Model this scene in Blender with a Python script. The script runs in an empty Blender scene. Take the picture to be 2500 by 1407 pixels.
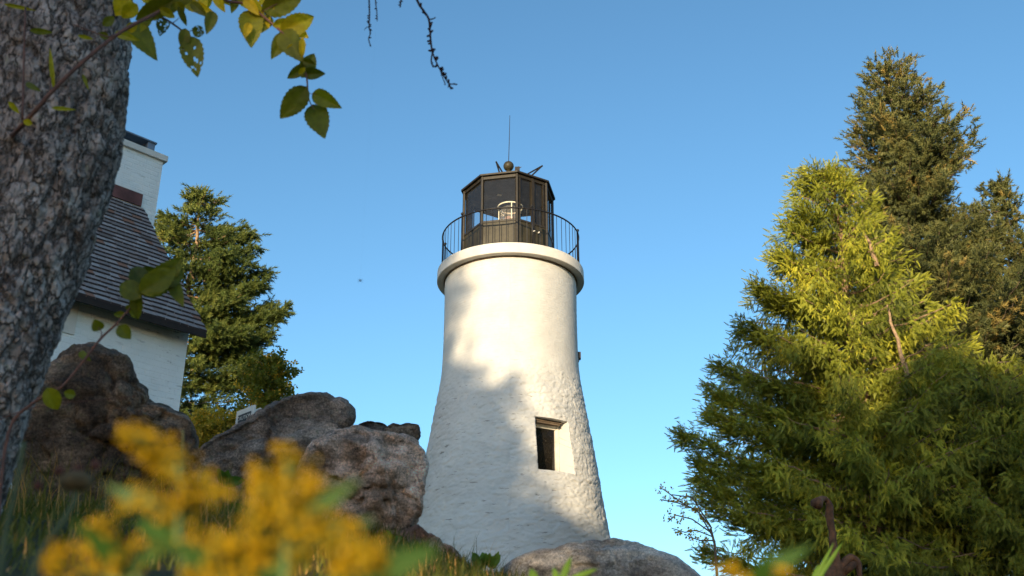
import bpy, bmesh, math, random
import numpy as np
from mathutils import Vector

R = math.radians
rng = np.random.default_rng(7)
random.seed(7)
SC = bpy.context.scene
COL = SC.collection

# ------------------------------------------------------------------ camera, world, sun, exposure
ZC = 0.30                      # camera height: lying low in the grass
PITCH = R(24)
F = 2680.0                     # focal length in pixels of a 2500 px wide frame
cam_d = bpy.data.cameras.new('camera')
cam = bpy.data.objects.new('camera', cam_d); COL.objects.link(cam)
cam.location = (0, 0, ZC); cam.rotation_euler = (R(90) + PITCH, 0, 0)
cam_d.sensor_width = 36; cam_d.lens = 36 * F / 2500
cam_d.clip_start = 0.02; cam_d.clip_end = 3000
cam_d.dof.use_dof = True; cam_d.dof.focus_distance = 27; cam_d.dof.aperture_fstop = 4.2
SC.camera = cam

SUN_AZ, SUN_EL = 18.0, 10.0    # sun behind the camera, a little to the left, low
w = bpy.data.worlds.new('World'); SC.world = w; w.use_nodes = True
nt = w.node_tree
sky = nt.nodes.new('ShaderNodeTexSky'); sky.sky_type = 'NISHITA'; sky.sun_disc = False
sky.sun_elevation = R(SUN_EL); sky.sun_rotation = R(180 + SUN_AZ)
sky.air_density = 1.0; sky.dust_density = 0.6; sky.ozone_density = 3.0
hs = nt.nodes.new('ShaderNodeHueSaturation')
hs.inputs['Saturation'].default_value = 1.0; hs.inputs['Value'].default_value = 1.0; hs.inputs['Hue'].default_value = .488
nt.links.new(sky.outputs[0], hs.inputs['Color'])
gm = nt.nodes.new('ShaderNodeGamma'); gm.inputs[1].default_value = 1.15
nt.links.new(hs.outputs[0], gm.inputs[0]); nt.links.new(gm.outputs[0], nt.nodes['Background'].inputs[0])
nt.nodes['Background'].inputs[1].default_value = 0.117

SD = Vector((-math.sin(R(SUN_AZ)) * math.cos(R(SUN_EL)), -math.cos(R(SUN_AZ)) * math.cos(R(SUN_EL)), math.sin(R(SUN_EL))))
sl = bpy.data.lights.new('sun', 'SUN'); sl.energy = 3.7; sl.angle = R(0.45); sl.color = (1.0, 0.79, 0.50)
so = bpy.data.objects.new('sun', sl); COL.objects.link(so)
so.rotation_euler = SD.to_track_quat('Z', 'Y').to_euler(); so.location = (-20, -60, 30)

SC.view_settings.view_transform = 'Standard'; SC.view_settings.look = 'None'
SC.view_settings.gamma = 1; SC.view_settings.use_curve_mapping = False
SC.view_settings.exposure = 1.05

# ------------------------------------------------------------------ layout helpers
CP, SP = math.cos(PITCH), math.sin(PITCH)
def ray(px, py):
    u = (px - 1250) / F; v = (703.5 - py) / F
    return Vector((u, CP - v * SP, SP + v * CP))
def at(px, py, Y):
    d = ray(px, py); return Vector((0, 0, ZC)) + d * (Y / d.y)
def hit(px, py, p0, n):
    d = ray(px, py); o = Vector((0, 0, ZC)); return o + d * ((p0 - o).dot(n) / d.dot(n))
def lerp_tab(tab, x):
    return float(np.interp(x, [t[0] for t in tab], [t[1] for t in tab]))

# numpy value noise
def _h(ix, iy, iz):
    n = (ix.astype(np.int64) * 374761393 + iy.astype(np.int64) * 668265263 + iz.astype(np.int64) * 2147483647) & 0xffffffff
    n = ((n ^ (n >> 13)) * 1274126177) & 0xffffffff
    n = (n ^ (n >> 16)) & 0xffffff
    return n / float(0xffffff)
def vnoise(p):
    i = np.floor(p); f = p - i; u = f * f * (3 - 2 * f); i = i.astype(np.int64); r = 0
    for dx in (0, 1):
        for dy in (0, 1):
            for dz in (0, 1):
                wgt = (u[:, 0] if dx else 1 - u[:, 0]) * (u[:, 1] if dy else 1 - u[:, 1]) * (u[:, 2] if dz else 1 - u[:, 2])
                r = r + wgt * _h(i[:, 0] + dx, i[:, 1] + dy, i[:, 2] + dz)
    return r
def fbm(p, oct=4, lac=2.07, gain=.5):
    s = 0; a = 1; t = 0
    for k in range(oct):
        s = s + a * (vnoise(p + 17.3 * k) * 2 - 1); t += a; a *= gain; p = p * lac
    return s / t
def worley(p, seed=0):
    """F1, F2 distance in 3-D"""
    i = np.floor(p).astype(np.int64); f1 = np.full(len(p), 9.); f2 = np.full(len(p), 9.); cid = np.zeros(len(p))
    for dx in (-1, 0, 1):
        for dy in (-1, 0, 1):
            for dz in (-1, 0, 1):
                c = i + np.array([dx, dy, dz])
                q = c + np.stack([_h(c[:, 0] + seed, c[:, 1], c[:, 2]), _h(c[:, 0], c[:, 1] + 57 + seed, c[:, 2]), _h(c[:, 0], c[:, 1], c[:, 2] + 91 + seed)], 1)
                d = np.linalg.norm(q - p, axis=1); m = d < f1
                f2 = np.where(m, f1, np.minimum(f2, d)); cid = np.where(m, _h(c[:, 0] + 7, c[:, 1] + 3, c[:, 2] + 5), cid); f1 = np.where(m, d, f1)
    return f1, f2, cid

# ------------------------------------------------------------------ object helpers
ORG = {}
def props(o, label=None, cat=None, group=None, kind=None):
    for k, v in (('label', label), ('category', cat), ('group', group), ('kind', kind)):
        if v: o[k] = v
    return o
def thing(name, label, cat, loc, group=None):
    o = bpy.data.objects.new(name, None); COL.objects.link(o); o.empty_display_size = .2
    o.location = loc; ORG[o.name] = Vector(loc); return props(o, label, cat, group)
def link(name, me, mat, parent=None, smooth=False):
    org = ORG[parent.name] if parent else Vector((0, 0, 0))
    if parent: me.transform(__import__('mathutils').Matrix.Translation(-org))
    o = bpy.data.objects.new(name, me); COL.objects.link(o)
    if parent: o.parent = parent
    ORG[o.name] = org
    if mat: me.materials.append(mat)
    if smooth: me.polygons.foreach_set('use_smooth', [True] * len(me.polygons))
    me.update(); return o
def np_mesh(name, V, Fa, tone=None, uv=None):
    """V (n,3), Fa (m,k)"""
    V = np.asarray(V, dtype=np.float32); Fa = np.asarray(Fa, dtype=np.int32); m, k = Fa.shape
    me = bpy.data.meshes.new(name)
    me.vertices.add(len(V)); me.vertices.foreach_set('co', V.ravel())
    me.loops.add(m * k); me.loops.foreach_set('vertex_index', Fa.ravel())
    me.polygons.add(m); me.polygons.foreach_set('loop_start', np.arange(0, m * k, k, dtype=np.int32))
    if tone is not None:
        a = me.attributes.new('tone', 'FLOAT', 'POINT'); a.data.foreach_set('value', np.asarray(tone, dtype=np.float32))
    if uv is not None:
        l = me.uv_layers.new(name='UVMap'); l.data.foreach_set('uv', np.asarray(uv, dtype=np.float32)[Fa.ravel()].ravel())
    me.update(calc_edges=True); me.validate(); return me
class MB:
    def __init__(s): s.v = []; s.f = []; s.t = []
    def add(s, vs, fs, tone=.5):
        o = len(s.v); s.v += [tuple(v) for v in vs]; s.f += [tuple(i + o for i in f) for f in fs]; s.t += [tone] * len(vs)
    def box(s, c, ax, ay, az, hx, hy, hz, tone=.5):
        c = Vector(c); ax, ay, az = Vector(ax), Vector(ay), Vector(az)
        P = [c + ax * (hx * a) + ay * (hy * b) + az * (hz * d) for d in (-1, 1) for b in (-1, 1) for a in (-1, 1)]
        s.add(P, [(0, 2, 3, 1), (4, 5, 7, 6), (0, 1, 5, 4), (2, 6, 7, 3), (0, 4, 6, 2), (1, 3, 7, 5)], tone)
    def abox(s, lo, hi, tone=.5):
        lo, hi = Vector(lo), Vector(hi); c = (lo + hi) / 2; h = (hi - lo) / 2
        s.box(c, (1, 0, 0), (0, 1, 0), (0, 0, 1), h.x, h.y, h.z, tone)
    def tube(s, pts, rad, n=8, tone=.5, cap=True):
        pts = [Vector(p) for p in pts]
        if not hasattr(rad, '__len__'): rad = [rad] * len(pts)
        ref = None; rings = []
        for i, p in enumerate(pts):
            t = (pts[min(i + 1, len(pts) - 1)] - pts[max(i - 1, 0)])
            t = t.normalized() if t.length > 1e-9 else Vector((0, 0, 1))
            if ref is None: ref = Vector((1, 0, 0)) if abs(t.x) < .8 else Vector((0, 1, 0))
            a = (ref - t * ref.dot(t)).normalized(); ref = a; b = t.cross(a)
            rings.append([p + (a * math.cos(2 * math.pi * k / n) + b * math.sin(2 * math.pi * k / n)) * rad[i] for k in range(n)])
        vs = [v for r in rings for v in r]; fs = []
        for i in range(len(pts) - 1):
            for k in range(n):
                fs.append((i * n + k, i * n + (k + 1) % n, (i + 1) * n + (k + 1) % n, (i + 1) * n + k))
        if cap: fs += [tuple(range(n))[::-1], tuple((len(pts) - 1) * n + k for k in range(n))]
        s.add(vs, fs, tone)
    def lathe(s, prof, c=(0, 0), n=64, a0=0, tone=.5, closed=False):
        """prof [(r,z)] round a vertical axis through c"""
        vs = []; fs = []; m = len(prof)
        for k in range(n):
            a = a0 + 2 * math.pi * k / n
            for r, z in prof: vs.append((c[0] + r * math.sin(a), c[1] - r * math.cos(a), z))
        for k in range(n):
            q = (k + 1) % n
            for i in range(m if closed else m - 1):
                j = (i + 1) % m; fs.append((k * m + i, q * m + i, q * m + j, k * m + j))
        s.add(vs, fs, tone)
    def ball(s, c, r, n=12, m=8, tone=.5, sq=(1, 1, 1)):
        vs = []; fs = []
        for i in range(m + 1):
            th = math.pi * i / m
            for k in range(n):
                a = 2 * math.pi * k / n
                vs.append((c[0] + r * sq[0] * math.sin(th) * math.cos(a), c[1] + r * sq[1] * math.sin(th) * math.sin(a), c[2] + r * sq[2] * math.cos(th)))
        for i in range(m):
            for k in range(n): fs.append((i * n + k, (i + 1) * n + k, (i + 1) * n + (k + 1) % n, i * n + (k + 1) % n))
        s.add(vs, fs, tone)
    def build(s, name, mat, parent=None, smooth=False, label=None):
        me = bpy.data.meshes.new(name); me.from_pydata(s.v, [], s.f)
        a = me.attributes.new('tone', 'FLOAT', 'POINT'); a.data.foreach_set('value', s.t)
        o = link(name, me, mat, parent, smooth)
        if label: o['label'] = label
        return o

# ------------------------------------------------------------------ materials
class NB:
    def __init__(s, name):
        s.m = bpy.data.materials.new(name); s.m.use_nodes = True; s.t = s.m.node_tree
        s.b = s.t.nodes['Principled BSDF']; s.out = s.t.nodes['Material Output']
        s.b.inputs['Specular IOR Level'].default_value = .3
    def n(s, ty, **kw):
        x = s.t.nodes.new(ty)
        for k, v in kw.items():
            if k.startswith('i_'): x.inputs[k[2:].replace('_', ' ')].default_value = v
            else: setattr(x, k, v)
        return x
    def l(s, a, b): s.t.links.new(a, b)
    def coord(s, scale=(1, 1, 1), src='Object'):
        tc = s.n('ShaderNodeTexCoord'); mp = s.n('ShaderNodeMapping'); mp.inputs['Scale'].default_value = scale
        s.l(tc.outputs[src], mp.inputs[0]); return mp.outputs[0]
    def noise(s, co, scale, detail=5, rough=.6):
        x = s.n('ShaderNodeTexNoise'); x.inputs['Scale'].default_value = scale; x.inputs['Detail'].default_value = detail
        x.inputs['Roughness'].default_value = rough; s.l(co, x.inputs['Vector']); return x.outputs['Fac']
    def ramp(s, fac, stops, interp='LINEAR'):
        x = s.n('ShaderNodeValToRGB'); x.color_ramp.interpolation = interp; e = x.color_ramp.elements
        while len(e) < len(stops): e.new(.5)
        for k, (p, c) in enumerate(stops):
            e[k].position = p; e[k].color = (c[0], c[1], c[2], 1) if hasattr(c, '__len__') else (c, c, c, 1)
        s.l(fac, x.inputs[0]); return x.outputs[0]
    def mix(s, fac, a, b, mode='MIX'):
        x = s.n('ShaderNodeMix', data_type='RGBA', blend_type=mode)
        for sock, v in ((x.inputs[0], fac), (x.inputs[6], a), (x.inputs[7], b)):
            if hasattr(v, 'is_linked'): s.l(v, sock)
            elif hasattr(v, '__len__'): sock.default_value = (v[0], v[1], v[2], 1)
            else: sock.default_value = v
        return x.outputs[2]
    def col(s, c):
        if hasattr(c, 'is_linked'): s.l(c, s.b.inputs['Base Color'])
        else: s.b.inputs['Base Color'].default_value = (c[0], c[1], c[2], 1)
    def bump(s, h, strength=.5, dist=.02, prev=None):
        x = s.n('ShaderNodeBump'); x.inputs['Strength'].default_value = strength; x.inputs['Distance'].default_value = dist
        s.l(h, x.inputs['Height'])
        if prev: s.l(prev, x.inputs['Normal'])
        s.l(x.outputs[0], s.b.inputs['Normal']); return x.outputs[0]
    def rough(s, r): s.b.inputs['Roughness'].default_value = r; return s
    def tone(s):
        a = s.n('ShaderNodeAttribute'); a.attribute_name = 'tone'; return a.outputs['Fac']

def m_plain(name, c, rough=.6, metal=0, var=.25, scale=9, bump=.15):
    b = NB(name); co = b.coord(); f = b.noise(co, scale, 6)
    b.col(b.ramp(f, [(.3, [x * (1 - var) for x in c]), (.7, [x * (1 + var) for x in c])]))
    b.rough(rough); b.b.inputs['Metallic'].default_value = metal
    if bump: b.bump(b.noise(co, scale * 6, 4), bump, .01)
    return b.m
def m_foliage(name, stops, trans=.3, tcol=(1.3, 1.25, .5), rough=.55):
    b = NB(name); t = b.tone(); c = b.ramp(t, stops); b.col(c); b.rough(rough); b.b.inputs['Specular IOR Level'].default_value = .25
    tr = b.n('ShaderNodeBsdfTranslucent'); b.l(b.mix(1.0, c, tcol, 'MULTIPLY'), tr.inputs[0])
    mx = b.n('ShaderNodeMixShader'); mx.inputs[0].default_value = trans
    b.l(b.b.outputs[0], mx.inputs[1]); b.l(tr.outputs[0], mx.inputs[2]); b.l(mx.outputs[0], b.out.inputs[0]); return b.m

def m_tower():
    b = NB('white_painted_masonry'); uv = b.coord((1, 1, 1), 'UV')
    n1 = b.noise(uv, 1.3, 5); n2 = b.noise(uv, 9, 6, .65)
    base = b.ramp(n1, [(.3, (.50, .49, .465)), (.7, (.61, .60, .57))])
    fl = b.coord((1.0, 5.0, 1), 'UV'); f = b.noise(fl, 2.4, 5, .7)             # missing paint: short dark ragged flecks along the courses
    k = b.ramp(f, [(.615, 0), (.645, .8)])
    sp = b.n('ShaderNodeSeparateXYZ'); b.l(uv, sp.inputs[0])
    zf = b.n('ShaderNodeMapRange'); zf.inputs[1].default_value = 9.0; zf.inputs[2].default_value = 10.6; zf.inputs[3].default_value = 1; zf.inputs[4].default_value = .12
    b.l(sp.outputs[1], zf.inputs[0])
    kk = b.mix(zf.outputs[0], (0, 0, 0), k)
    c = b.mix(kk, base, (.22, .20, .18))
    r = b.ramp(b.noise(uv, 4.3, 3), [(.66, 0), (.74, .35)])
    c = b.mix(r, c, (.62, .52, .40))
    b.col(c); b.rough(.75)
    br = b.n('ShaderNodeTexBrick'); br.inputs['Scale'].default_value = 1; br.inputs['Brick Width'].default_value = .21; br.inputs['Row Height'].default_value = .072
    br.inputs['Mortar Size'].default_value = .008; br.inputs['Mortar Smooth'].default_value = .5
    br.inputs['Color1'].default_value = (1, 1, 1, 1); br.inputs['Color2'].default_value = (.8, .8, .8, 1); br.inputs['Mortar'].default_value = (.45, .45, .45, 1)
    b.l(uv, br.inputs['Vector'])
    up = b.n('ShaderNodeMapRange'); up.inputs[1].default_value = 9.2; up.inputs[2].default_value = 10.6; b.l(sp.outputs[1], up.inputs[0])
    hgt = b.mix(up.outputs[0], (.9, .9, .9), br.outputs['Color'])
    p = b.bump(hgt, .6, .012)
    p = b.bump(n2, .42, .02, p)
    b.bump(b.noise(uv, 38, 4, .6), .35, .008, p)
    return b.m
M = {}
M['tower'] = m_tower()
def m_whitewash(name, c=(.78, .79, .77)):
    b = NB(name); co = b.coord(); uv = b.coord((1, 1, 1), 'UV')
    br = b.n('ShaderNodeTexBrick'); br.inputs['Scale'].default_value = 1; br.inputs['Brick Width'].default_value = .215; br.inputs['Row Height'].default_value = .075
    br.inputs['Mortar Size'].default_value = .009; br.inputs['Mortar Smooth'].default_value = .6
    br.inputs['Color1'].default_value = (1, 1, 1, 1); br.inputs['Color2'].default_value = (.85, .85, .85, 1); br.inputs['Mortar'].default_value = (.4, .4, .4, 1)
    b.l(uv, br.inputs['Vector'])
    f = b.noise(b.coord((1.6, 8, 1), 'UV'), 2.6, 5, .7); k = b.ramp(f, [(.60, 0), (.63, .8)])
    n1 = b.noise(uv, 1.1, 4)
    c2 = b.mix(b.ramp(n1, [(.4, .25), (.7, 1)]), (0, 0, 0), k)
    base = b.ramp(b.noise(uv, 2, 5), [(.3, [x * .93 for x in c]), (.7, [x * 1.04 for x in c])])
    b.col(b.mix(c2, base, (.2, .18, .17))); b.rough(.8)
    p = b.bump(br.outputs['Color'], .6, .014); b.bump(b.noise(uv, 14, 5), .6, .014, p); return b.m
M['whitewash'] = m_whitewash('whitewashed_brick')
M['white_wood'] = m_plain('painted_wood', (.66, .62, .54), .6, 0, .15, 5, .25)
M['slab'] = m_plain('painted_concrete', (.62, .59, .54), .8, 0, .10, 3, .3)
M['iron'] = m_plain('black_iron', (.012, .011, .012), .45, 0, .5, 20, .2)
M['bronze'] = m_plain('dark_olive_paint', (.038, .032, .017), .5, 0, .35, 8, .12)
M['bronze_dark'] = m_plain('dark_brown_paint', (.024, .019, .012), .45, 0, .4, 8, .12)
M['ceiling'] = m_plain('lantern_ceiling_paint', (.048, .058, .078), .8, 0, .3, 6, .2)
M['white_metal'] = m_plain('white_enamel', (.75, .70, .55), .4, 0, .08, 8, .05)
M['copper'] = m_plain('weathered_copper', (.17, .065, .055), .55, .2, .45, 3, .2)
M['steel'] = m_plain('galvanised_steel', (.16, .19, .24), .5, .3, .3, 6, .1)
M['fascia'] = m_plain('dark_fascia', (.022, .013, .010), .7, 0, .4, 6, .2)
def m_glass(name, tint=(.94, .96, .97), gloss=.07, dust=.03):
    b = NB(name); tr = b.n('ShaderNodeBsdfTransparent'); tr.inputs[0].default_value = (*tint, 1)
    gl = b.n('ShaderNodeBsdfGlossy'); gl.inputs['Roughness'].default_value = .04
    fr = b.n('ShaderNodeFresnel'); fr.inputs[0].default_value = 1.45
    mx = b.n('ShaderNodeMixShader'); b.l(fr.outputs[0], mx.inputs[0]); b.l(tr.outputs[0], mx.inputs[1]); b.l(gl.outputs[0], mx.inputs[2])
    df = b.n('ShaderNodeBsdfDiffuse'); df.inputs[0].default_value = (.55, .5, .42, 1)
    co = b.coord(); d = b.noise(co, 6, 8, .8)
    dd = b.ramp(d, [(.35, dust * .4), (.62, dust), (.70, dust * 3)])
    m2 = b.n('ShaderNodeMixShader'); b.l(dd, m2.inputs[0]); b.l(mx.outputs[0], m2.inputs[1]); b.l(df.outputs[0], m2.inputs[2])
    b.l(m2.outputs[0], b.out.inputs[0]); return b.m
M['glass'] = m_glass('dusty_lantern_glass')
M['lens'] = m_glass('lens_glass', (.80, .72, .70), .1, .22)
M['lamp'] = m_plain('pinkish_drum', (.55, .33, .26), .35, .1, .25, 3, 0)
def m_window():
    b = NB('dark_window_glass'); b.col((.012, .010, .008)); b.rough(.08); b.b.inputs['Specular IOR Level'].default_value = .5
    f = b.noise(b.coord(), 40, 4, .8); b.l(b.ramp(f, [(.55, (.012, .010, .008)), (.78, (.10, .085, .06))]), b.b.inputs['Base Color']); return b.m
M['window'] = m_window()

def m_rock(name, c1, c2, c3, pits=.35, speck=1.0, lichen=None):
    b = NB(name); co = b.coord()
    big = b.noise(co, 3.6, 7, .7); c = b.ramp(big, [(.36, c1), (.50, c2), (.62, c3)]); wet = b.noise(b.coord((.8, .8, 2.4)), 2.6, 5, .65); c = b.mix(.8, c, b.ramp(wet, [(.36, .42), (.5, 1.0), (.64, 1.35)]), 'MULTIPLY')
    sp = b.noise(co, 60, 4, .75); c = b.mix(.75 * speck, c, b.ramp(sp, [(.36, .30), (.5, .85), (.62, 1.55)]), 'MULTIPLY')
    v = b.noise(b.coord((1, 1, 2.2)), 7.5, 6, .7); k = b.ramp(v, [(.33, 1), (.43, 0)])
    c = b.mix(b.mix(pits, (0, 0, 0), k), c, (.015, .013, .012))
    if lichen:
        lf = b.ramp(b.noise(co, 16, 6, .7), [(.58, 0), (.66, .75)]); c = b.mix(lf, c, lichen)
    b.col(c); b.rough(.9)
    p = b.bump(b.noise(co, 9, 8, .75), 1.0, .09); b.bump(sp, .6, .012, p); return b.m
M['rock_dark'] = m_rock('dark_basalt', (0.0837, 0.0586, 0.0493), (0.2031, 0.1404, 0.1019), (0.406, 0.273, 0.189), .6, 1, (.24, .20, .11))
M['rock_grey'] = m_rock('grey_granite', (0.1456, 0.1118, 0.0948), (0.3175, 0.2347, 0.1877), (0.5292, 0.3911, 0.3162), .5, 1, (.21, .20, .14))
M['rock_pink'] = m_rock('pink_granite', (0.3826, 0.2708, 0.2058), (0.7969, 0.5411, 0.4114), (1.0519, 0.7957, 0.6644), .85, .9)
M['rock_pale'] = m_rock('pale_banded_granite', (0.2936, 0.257, 0.2281), (0.5873, 0.523, 0.4647), (0.8221, 0.7067, 0.6084), .6, .8)
M['rock_red'] = m_rock('reddish_stone', (0.245, 0.1374, 0.0991), (0.4655, 0.2535, 0.1785), (0.6125, 0.3591, 0.2578), .3, .8)

def m_bark(name, c1, c2, c3, s=1.0):
    b = NB(name)
    f1 = b.noise(b.coord((1, 1, .36)), 15 * s, 4, .55); f2 = b.noise(b.coord((1, 1, .55)), 31 * s, 4, .6)
    r1 = b.ramp(f1, [(.455, 1), (.5, 0), (.535, 1)]); r2 = b.ramp(f2, [(.46, 1), (.495, .25), (.53, 1)])
    cr = b.mix(1.0, r1, r2, 'MULTIPLY')
    big = b.noise(b.coord(), 6 * s, 6, .65); sm = b.noise(b.coord((1, 1, .5)), 45 * s, 4, .7)
    c = b.ramp(big, [(.30, c1), (.5, c2), (.70, c3)])
    c = b.mix(.8, c, b.ramp(sm, [(.32, .62), (.5, .98), (.66, 1.35)]), 'MULTIPLY')
    li = b.ramp(b.noise(b.coord(), 19 * s, 5, .7), [(.60, 0), (.68, .55)]); c = b.mix(li, c, (.30, .27, .17))
    c = b.mix(cr, [x * .38 for x in c1], c); b.col(c); b.rough(.95)
    p = b.bump(cr, .9, .012); b.bump(sm, .8, .008, p); return b.m
M['bark'] = m_bark('grey_apple_bark', (.16, .12, .105), (.33, .265, .245), (.52, .44, .41))
M['bark_con'] = m_plain('conifer_bark', (.30, .20, .12), .95, 0, .4, 12, .4)
M['twig'] = m_plain('grey_brown_twig', (.13, .095, .065), .9, 0, .4, 14, .2)
M['shoot'] = m_plain('reddish_shoot_bark', (.14, .065, .05), .7, 0, .35, 25, .2)
M['darktwig'] = m_plain('dark_bare_twig', (.035, .018, .022), .8, 0, .4, 25, .2)
M['drift'] = m_plain('weathered_brown_wood', (.12, .055, .028), .8, 0, .7, 9, .6)
M['stem'] = m_plain('green_stem', (.10, .16, .05), .7, 0, .3, 30, 0)
M['stem_grey'] = m_plain('grey_green_stem', (.07, .095, .05), .8, 0, .3, 30, 0)

M['spruce'] = m_foliage('spruce_needles', [(0, (0.0353, 0.0441, 0.0179)), (0.45, (0.1148, 0.1279, 0.043)), (0.8, (0.1874, 0.1874, 0.0608)), (1, (0.3529, 0.2646, 0.0806))], .12)
M['blue_spruce'] = m_foliage('left_spruce_needles', [(0, (0.0323, 0.0506, 0.0139)), (0.5, (0.1113, 0.1474, 0.0333)), (1, (0.2528, 0.2527, 0.0527))], .12)
M['cedar'] = m_foliage('cedar_sprays', [(0, (0.0474, 0.0654, 0.0078)), (0.5, (0.2449, 0.2656, 0.0272)), (0.86, (0.5117, 0.4709, 0.0436)), (0.93, (0.468, 0.468, 0.0358)), (1, (0.6912, 0.576, 0.0462))], .13)
M['yellowleaf'] = m_foliage('yellowing_leaves', [(0, (0.065, 0.091, 0.0144)), (0.5, (0.195, 0.195, 0.024)), (1, (0.585, 0.351, 0.036))], .35)
M['caster'] = m_foliage('broadleaf_foliage', [(0, (.03, .05, .012)), (1, (.09, .12, .03))], .2)
M['grass'] = m_foliage('grass_blades', [(0, (0.0576, 0.0685, 0.0125)), (0.6, (0.144, 0.1561, 0.0281)), (0.85, (0.288, 0.1904, 0.0546)), (1, (0.6807, 0.3618, 0.1248))], .3)
M['golden'] = m_foliage('goldenrod_florets', [(0, (.08, .10, .010)), (.26, (.20, .18, .010)), (.38, (.50, .31, .006)), (1, (.66, .42, .008))], .3, (1, 1, .6))
M['weed'] = m_foliage('weed_leaves', [(0, (0.042, 0.098, 0.0144)), (1, (0.14, 0.238, 0.03))], .35)
def m_leaf():
    b = NB('apple_leaf'); t = b.tone(); c = b.ramp(t, [(0, (.05, .065, .008)), (.5, (.16, .165, .012)), (.8, (.42, .36, .014)), (1, (.62, .44, .014))])
    co = b.coord(); c = b.mix(.35, c, b.ramp(b.noise(co, 45, 4), [(.35, .5), (.65, 1.4)]), 'MULTIPLY'); b.col(c); b.rough(.5)
    tr = b.n('ShaderNodeBsdfTranslucent'); b.l(b.mix(1.0, c, (1.5, 1.35, .35), 'MULTIPLY'), tr.inputs[0])
    mx = b.n('ShaderNodeMixShader'); mx.inputs[0].default_value = .45
    b.l(b.b.outputs[0], mx.inputs[1]); b.l(tr.outputs[0], mx.inputs[2]); b.l(mx.outputs[0], b.out.inputs[0]); return b.m
M['leaf'] = m_leaf()
def m_shingle():
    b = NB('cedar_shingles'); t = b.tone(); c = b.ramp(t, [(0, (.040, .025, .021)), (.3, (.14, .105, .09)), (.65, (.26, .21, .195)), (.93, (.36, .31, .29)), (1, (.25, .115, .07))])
    c = b.mix(.6, c, b.ramp(b.noise(b.coord((1, 1, 1)), 22, 5, .7), [(.3, .6), (.7, 1.4)]), 'MULTIPLY'); b.col(c); b.rough(.85)
    b.bump(b.noise(b.coord(), 40, 4), .4, .01); return b.m
M['shingle'] = m_shingle()
def m_ground():
    b = NB('grassy_soil'); co = b.coord(); f = b.noise(co, .8, 6); g = b.noise(co, 30, 5, .7)
    c = b.ramp(f, [(.35, (.030, .034, .012)), (.6, (.055, .058, .020)), (.75, (.085, .070, .035))])
    b.col(b.mix(.7, c, b.ramp(g, [(.3, .4), (.7, 1.5)]), 'MULTIPLY')); b.rough(.95); b.bump(g, .8, .05); return b.m
M['ground'] = m_ground()
M['sign'] = m_plain('faded_white_sign', (.62, .63, .60), .5, 0, .12, 5, .05)
M['sign_dark'] = m_plain('faded_black_print', (.045, .05, .055), .5, 0, .3, 9, 0)
M['sign_yellow'] = m_plain('yellow_print', (.55, .38, .02), .5, 0, .1, 9, 0)
M['insect'] = m_plain('insect_body', (.02, .02, .025), .5, 0, .2, 90, 0)
M['dryhead'] = m_plain('withered_flower_head', (.10, .075, .04), .9, 0, .5, 60, .3)
M['redtip'] = m_plain('dry_pink_tip', (.09, .035, .028), .9, 0, .3, 60, 0)

# ------------------------------------------------------------------ ground
TT = [(-60, .24), (-4, .238), (-2.6, .225), (-1.5, .210), (-.6, .184), (-.2, .160), (.2, .140), (.6, .132), (2.4, .128), (60, .12)]
def gz(x, y):
    x = np.asarray(x, float); y = np.asarray(y, float)
    T = np.interp(x, [t[0] for t in TT], [t[1] for t in TT])
    yy = np.maximum(y, 0)
    z = .3 + np.minimum(yy, 8) * T + np.clip(yy - 8, 0, 30) * .14 - .3 * np.exp(-yy / 1.5) + np.where(y < 0, .02 * np.maximum(y, -60), 0)
    far = np.maximum(np.abs(y - 15) - 60, 0) + np.maximum(np.abs(x) - 60, 0)
    return z - .03 * np.minimum(far, 150)
def build_ground():
    s = np.linspace(-1, 1, 221); xs = 3 * s + 700 * np.sign(s) * np.abs(s) ** 5
    s = np.linspace(0, 1, 260); ys = np.concatenate([-np.geomspace(700, .25, 60), np.geomspace(.05, 900, 240)])
    X, Y = np.meshgrid(xs, ys); P = np.stack([X.ravel(), Y.ravel(), gz(X.ravel(), Y.ravel())], 1)
    near = np.clip((np.hypot(P[:, 0], P[:, 1]) - .8) / 2, 0, 1)
    P[:, 2] += near * (.05 * fbm(np.stack([P[:, 0] * 1.6, P[:, 1] * 1.6, P[:, 0] * 0], 1), 4) - .02)
    nx, ny = len(xs), len(ys); i = np.arange(nx * ny).reshape(ny, nx)
    Fq = np.stack([i[:-1, :-1].ravel(), i[:-1, 1:].ravel(), i[1:, 1:].ravel(), i[1:, :-1].ravel()], 1)
    props(link('ground', np_mesh('ground', P, Fq), M['ground'], None, True), kind='structure')
build_ground()

# ------------------------------------------------------------------ lighthouse
TX, TY = -.04, 28.0
LH = thing('lighthouse', 'white masonry lighthouse tower with black lantern room and round gallery railing', 'lighthouse', (TX, TY, 4.3))
def smooth_prof():
    tab = [(4.2, 2.78), (5.04, 2.66), (5.75, 2.53), (6.37, 2.42), (7.21, 2.305), (7.97, 2.195), (8.52, 2.105), (9.1, 2.01), (9.5, 1.945), (9.9, 1.885), (10.25, 1.848), (10.8, 1.832), (11.5, 1.825), (12.5, 1.83), (13.0, 1.83)]
    z = np.linspace(4.2, 12.9, 330); r = np.interp(z, [t[0] for t in tab], [t[1] for t in tab])
    k = np.ones(15) / 15; rp = np.pad(r, 7, mode='edge'); return z, np.convolve(rp, k, 'valid')
PHI = R(29.5); WN = Vector((math.sin(PHI), -math.cos(PHI), 0)); WT = Vector((math.cos(PHI), math.sin(PHI), 0))
WZ1 = at(1340, 1021, 26.15).z; WZ0 = at(1345, 1154, 26.05).z
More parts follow.
